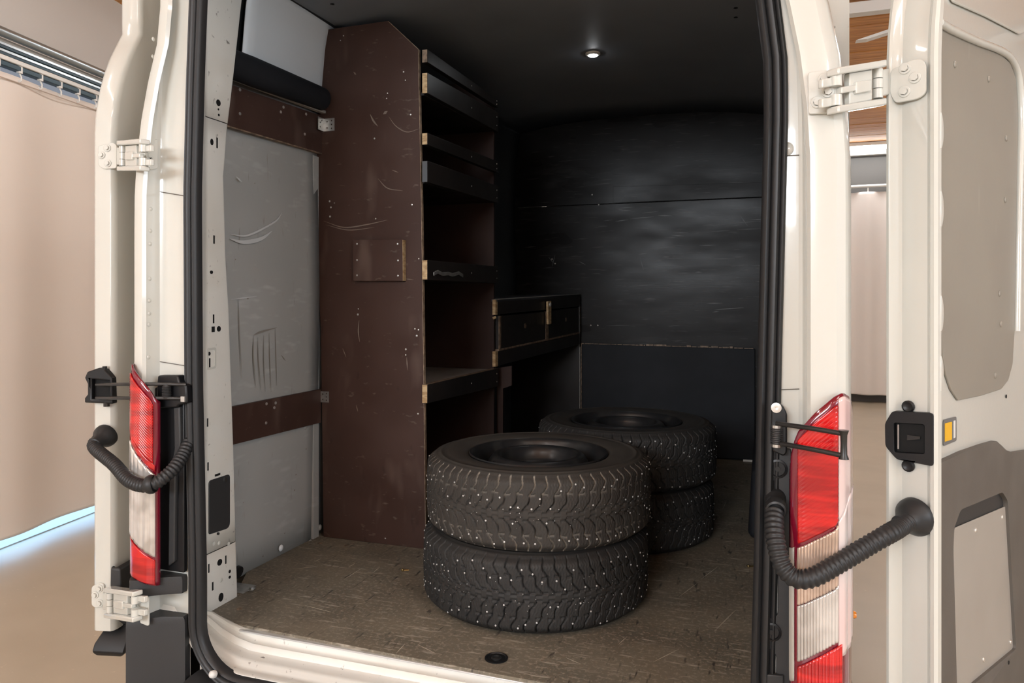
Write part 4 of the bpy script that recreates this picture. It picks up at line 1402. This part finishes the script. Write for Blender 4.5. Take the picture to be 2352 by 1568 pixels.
redge = lambda px, py: RD.edge(px, py, .004)
rbody = lambda px, py: on_y(px, py, -.049)
P, Q = on_y(1913, 0, -.072), RD.edge(2022, 0, -.026)
zat = lambda p, py: CAM.z - (py - HORIZON) / FOCAL * ((p.x - CAM.x) * -SN + (p.y - CAM.y) * CS)
hinge([(2048, 162), (2098, 138), (2120, 136), (2130, 150), (2130, 214), (2112, 228), (2058, 238), (2046, 216)], redge, -RD.d, [(2081, 159), (2104, 180), (2080, 212)],
      [(1855, 168), (1900, 162), (1926, 186), (1926, 254), (1900, 262), (1856, 264)], rbody, V((0, -1, 0)), [(1892, 184), (1901, 213), (1876, 237)],
      (P, zat(P, 262), zat(P, 158)), (Q, zat(Q, 244), zat(Q, 140)))
ledge = lambda px, py: LD.edge(px, py, .0)
lbody = lambda px, py: on_x(px, py, -.848)
P, Q = on_y(333, 0, -.078), LD.edge(280, 0, -.030)
hinge([(228, 336), (262, 328), (271, 334), (271, 387), (240, 389), (228, 380)], ledge, -LD.d, [(250, 341), (237, 357), (251, 376)],
      [(338, 322), (359, 320), (359, 387), (340, 391)], lbody, V((1, 0, 0)), [(340, 338), (337, 357), (344, 370)],
      (P, zat(P, 393), zat(P, 320)), (Q, zat(Q, 394), zat(Q, 324)), .0105)
P, Q = on_y(316, 0, -.098), LD.edge(250, 0, -.035)
lb2 = lambda px, py: on_y(px, py, -.062)
hinge([(213, 1345), (232, 1336), (242, 1340), (242, 1392), (222, 1394), (213, 1388)], ledge, -LD.d, [(232, 1349), (222, 1364), (233, 1382)],
      [(322, 1366), (345, 1370), (345, 1436), (324, 1428)], lb2, V((0, -1, 0)), [(322, 1376), (316, 1390), (322, 1412)],
      (P, zat(P, 1426), zat(P, 1356)), (Q, zat(Q, 1416), zat(Q, 1347)), .0105)


# ------------------------------------------------------------------ corrugated cable hoses
def hose(pts, r, par, p0, n0, p1, n1, r0, r1, name='cable_hose'):
    path = spline(pts, 10)
    L = [0]
    for a, b in zip(path, path[1:]):
        L.append(L[-1] + (b - a).length)
    out, rad = [], []
    step = .0017
    k = int(L[-1] / step)
    i = 0
    for j in range(k + 1):
        d = L[-1] * j / k
        while i < len(L) - 2 and L[i + 1] < d:
            i += 1
        out.append(path[i].lerp(path[i + 1], (d - L[i]) / max(1e-6, L[i + 1] - L[i])))
        rad.append(r * (1 + .075 * math.sin(2 * math.pi * d / .0098)))
    o = MB().tube(out, rad, 16).build(name, M['rubber'], par, smooth=60)
    for p, n, rr in ((p0, n0, r0), (p1, n1, r1)):
        if p is None:
            continue
        MB().lathe([(rr, -.004), (rr, .004), (rr * .96, .010), (rr * .75, .022), (r * 1.15, .034), (r * 1.1, .05), (r * .9, .052)], p, n, 32).build('hose_grommet', M['rubber'], o, smooth=50)
    return o


g = RD.edge(2103, 1186, .004)
hp_ = [g - RD.d * .02, g - RD.d * .05 + V((-.012, 0, -.012)), on_y(2040, 1226, -.03), on_y(1985, 1258, -.055), on_y(1920, 1297, -.085), on_y(1868, 1325, -.105), on_y(1828, 1328, -.11), on_y(1798, 1300, -.105), on_y(1783, 1250, -.09), on_y(1778, 1200, -.065), on_y(1780, 1165, -.035), on_y(1781, 1150, -.008)]
hr_ = hose(hp_, .0172, van, g, (-RD.d + V((-.35, 0, -.25))).normalized(), on_y(1781, 1143, -.004), V((0, -1, -.25)).normalized(), .038, .020)
g = LD.edge(243, 1000, .0)
hp_ = [g - LD.d * .01, g - LD.d * .05 + V((0, 0, -.02)), on_y(262, 1066, -.07), on_y(295, 1102, -.10), on_y(330, 1115, -.11), on_y(362, 1106, -.10), on_y(395, 1080, -.07), on_y(418, 1048, -.035), on_y(434, 1015, -.002), on_y(441, 995, .03)]
hl_ = hose(hp_, .0165, van, g, (-LD.d + V((0, 0, -.35))).normalized(), None, None, .033, .020)
MB().lathe([(.021, -.010), (.024, -.004), (.024, .004), (.021, .010)], on_y(347, 1112, -.106), (1, .3, .15), 18).build('hose_collar', M['rubber'], hl_, smooth=50)

# ------------------------------------------------------------------ door check straps
q = rounded([on_y(px, py, -.030) for px, py in ((1770, 985), (1772, 932), (1786, 924), (1799, 934), (1808, 950), (1808, 1040), (1800, 1048), (1774, 1036))], .004, 3)
cs = MB().prism(q, (0, .028, 0)).build('door_check', M['plastic_dark'], van, bevel=.003)
MB().lathe([(.010, 0), (.010, -.002), (.004, -.003), (.0001, -.002)], on_y(1783, 936, -.030), (0, 1, 0), 16).build('check_bolt', M['screw'], cs, smooth=40)
mm = MB()
for k in range(9):
    mm.lathe([(.010, -.0016), (.0122, 0), (.010, .0016)], on_y(1783, 984 + k * 4.2, -.040), (0, 0, 1), 14)
mm.build('check_spring', M['plastic'], cs, smooth=60)
MB().cyl(on_y(1783, 976, -.040), on_y(1783, 1026, -.040), .0095, 12).build('check_pin', M['steel'], cs)
for (a, b) in (((1784, 972), (1938, 996)), ((1786, 1017), (1936, 1046))):
    mid = ((a[0] + b[0]) / 2, (a[1] + b[1]) / 2 - 1)
    MB().tube(spline([on_y(*a, -.040), on_y(*mid, -.095), on_y(*b, -.125)], 8), .0046, 10).build('check_arm', M['wire'], cs, smooth=60)
MB().lathe([(.009, -.026), (.006, -.018), (.0055, 0), (.006, .018), (.009, .026)], on_y(1938, 1021, -.125), (0, 0, 1), 16, cap=True).build('check_roller', M['wire'], cs, smooth=50)

q = [on_y(px, py, -.030) for px, py in ((362, 862), (408, 862), (412, 880), (427, 884), (430, 925), (410, 930), (405, 936), (364, 938), (360, 930), (360, 880))]
cl = MB().prism(q, (0, .026, 0)).build('door_check', M['plastic_dark'], van, bevel=.004)
mm = MB()
for k in range(7):
    mm.lathe([(.010, -.0016), (.0122, 0), (.010, .0016)], on_y(383, 888 + k * 3.6, -.042), (0, 0, 1), 14)
mm.build('check_spring', M['plastic'], cl, smooth=60)
MB().cyl(on_y(383, 882, -.042), on_y(383, 914, -.042), .009, 12).build('check_pin', M['wire'], cl)
MB().box(on_y(416, 915, -.034).x, on_y(425, 915, -.034).x, -.036, -.03, on_y(416, 922, -.034).z, on_y(416, 910, -.034).z).build('check_clip', M['galv'], cl)
for (py0, py1) in ((882, 883), (914, 913)):
    MB().tube(spline([on_y(428, py0 + 1, -.025), on_y(384, py0, -.044), on_y(300, py0, -.060), LD.edge(222, py1, -.024)], 8), .0046, 10).build('check_arm', M['wire'], cl, smooth=60)

# ------------------------------------------------------------------ bumper, light shelf
cap_plan = [(-.905, .004), (-.893, -.040), (-.882, -.066), (-.868, -.079), (-.850, -.075), (-.80, -.036), (-.757, -.014), (-.757, .004)]
rings = [[V((x, y, z0)) for x, y in [((p[0] - cx_) * k + cx_, p[1]) for p in cap_plan]] for z0, k, cx_ in ((.745, .97, -.83), (.752, 1, -.83), (.782, 1, -.83), (.790, .96, -.83))]
MB().loft(rings, True, True).build('light_shelf', M['plastic'], van, smooth=40)
cap_r = [(-x - .035, y) for x, y in cap_plan]
rings = [[V((x, y, z0)) for x, y in cap_r] for z0 in (.62, .665)]
MB().loft(rings, True, True).build('light_shelf', M['plastic'], van, bevel=.004)
bp_ = [(-.915, .004), (-.897, -.050), (-.887, -.073), (-.874, -.085), (-.856, -.079), (-.800, -.036), (-.744, -.018), (-.748, .004)]


def bumper_end(plan, sx=1):
    rings = []
    for z0, k in ((.20, .98), (.30, 1), (.60, 1), (.665, .995), (.680, .98), (.686, .94)):
        rings.append([V((sx * ((x + .85) * k + -.85), (y + .02) * k - .02, z0)) for x, y in plan])
    return MB().loft(rings, True, True).build('bumper_end', M['plastic'], van, smooth=35)


bumper_end(bp_)
bumper_end([(x + .045, y) for x, y in bp_], -1)
rings = []
for x in (-.735, -.70, -.6, 0, .6, .70, .76, .82):
    e = max(0, (abs(x + .01) - .66) / .12)
    rings.append([V((x, y, z + .07 * min(e, 1) ** 1.5)) for y, z in ((.03, .502), (-.012, .500), (-.05, .492), (-.13, .484), (-.15, .470), (-.155, .40), (-.14, .25), (.02, .24))])
MB().loft(rings).build('bumper_step', M['plastic'], van, smooth=40)
MB().lathe([(.010, -.003), (.009, .008), (.005, .012), (.0001, .013)], on_y(490, 1548, -.03), (.2, -1, .5), 14).build('bump_stop', M['label_white'], van, smooth=50)


# ------------------------------------------------------------------ scuffs, scratches and dirt streaks worn into the surfaces
M['scuff_pale'] = material('pale_scuff', (.16, .125, .10), .6)
M['scuff_grey'] = material('grey_scuff', (.085, .082, .08), .5)
M['scuff_floor'] = material('floor_scratch', (.44, .39, .31), .6)
M['dirt'] = material('dirt_streak', (.22, .20, .17), .7)
M['scuff_white'] = material('white_rub', (.50, .505, .50), .5)


def scratch(fun, pts, width, mat, par, nrm):
    """a thin tapering ribbon lying on the surface"""
    path = spline([fun(px, py) for px, py in pts], 6) if len(pts) > 2 else [fun(*pts[0]), fun(*pts[0]).lerp(fun(*pts[1]), .5), fun(*pts[1])]
    n = V(nrm)
    up, lo = [], []
    for i, p in enumerate(path):
        t = (path[min(i + 1, len(path) - 1)] - path[max(i - 1, 0)]).normalized()
        w = t.cross(n).normalized() * width * .5 * (.15 + math.sin(math.pi * i / (len(path) - 1)))
        up.append(p + w)
        lo.append(p - w)
    mb = MB()
    mb.loft([[a, a + n * .0003, b + n * .0003, b] for a, b in zip(up, lo)], True, True)
    return mb.build('scratch_mark', M[mat], par)


rackf = lambda px, py: on_y(px, py, RY0 - .0001)
for pts, w in ((((745, 508), (790, 522), (840, 516), (890, 505)), .004), (((748, 516), (800, 528), (860, 522)), .003), (((893, 268), (910, 290), (935, 303), (962, 296)), .003), (((850, 262), (858, 278), (868, 290)), .006), (((868, 410), (890, 432), (925, 438)), .003),
               (((900, 390), (915, 396)), .003), (((880, 262), (890, 255)), .010), (((928, 640), (950, 642)), .002), (((825, 735), (823, 760), (826, 785)), .004), (((787, 800), (795, 820)), .003), (((818, 930), (822, 945)), .003), (((812, 165), (818, 172)), .006), (((934, 820), (936, 850)), .004)):
    scratch(rackf, pts, w, 'scuff_pale', panel, (0, -1, 0))
floorf = lambda px, py: on_z(px, py, FZ + .0001)
fo = bpy.data.objects['cargo_floor']
for pts in (((790, 1330), (832, 1304)), ((800, 1302), (815, 1294)), ((680, 1306), (730, 1300)), ((858, 1314), (872, 1302)), ((722, 1290), (738, 1282)), ((1420, 1480), (1440, 1462)), ((1560, 1370), (1600, 1340)), ((1640, 1450), (1690, 1400)), ((1500, 1520), (1560, 1490)), ((1300, 1510), (1335, 1525)), ((1660, 1170), (1668, 1150)), ((1610, 1330), (1650, 1300)), ((960, 1480), (1000, 1500)), ((700, 1390), (760, 1405)), ((1655, 1120), (1690, 1128)), ((910, 1500), (930, 1478))):
    scratch(floorf, pts, .0022, 'scuff_floor', fo, (0, 0, 1))
wallf = lambda px, py: on_x(px, py, -.9365)
lo_ = bpy.data.objects['wall_lining']
for pts, w, m in ((((583, 770), (600, 762), (636, 752)), .006, 'dirt'), (((583, 772), (582, 820), (588, 890)), .004, 'dirt'), (((592, 775), (594, 830), (600, 895)), .003, 'dirt'), (((606, 770), (606, 830), (610, 900)), .003, 'dirt'), (((618, 765), (620, 830), (623, 900)), .003, 'dirt'), (((632, 756), (634, 820), (636, 885)), .003, 'dirt'), (((548, 690), (550, 760), (556, 870)), .003, 'dirt'),
                  (((528, 548), (560, 556), (600, 548), (625, 530)), .012, 'scuff_white'), (((530, 538), (570, 540), (630, 510), (648, 488)), .006, 'scuff_white'), (((683, 612), (700, 590)), .003, 'dirt'), (((530, 688), (590, 680)), .004, 'scuff_white'), (((542, 405), (556, 418)), .005, 'scuff_white'), (((646, 815), (656, 828)), .004, 'dirt')):
    scratch(wallf, pts, w, m, lo_, (1, 0, 0))
bulkf = lambda px, py: on_y(px, py, BY - .0004)
bb = bpy.data.objects['bulkhead_board.001']
rs = random.Random(11)
for k in range(46):
    px, py = rs.uniform(1380, 1735), rs.gauss(540, 95)
    if py < 470 or py > 760:
        continue
    L = rs.uniform(12, 70)
    scratch(bulkf, ((px, py), (px + L, py - L * .05 + rs.uniform(-3, 3))), rs.uniform(.002, .005), 'scuff_grey', bb, (0, -1, 0))
for pts in (((1260, 590), (1272, 605)), ((1275, 585), (1268, 612)), ((1330, 600), (1345, 608)), ((1205, 568), (1232, 566)), ((1470, 590), (1478, 620)), ((1700, 495), (1718, 520))):
    scratch(bulkf, pts, .004, 'scuff_grey', bb, (0, -1, 0))
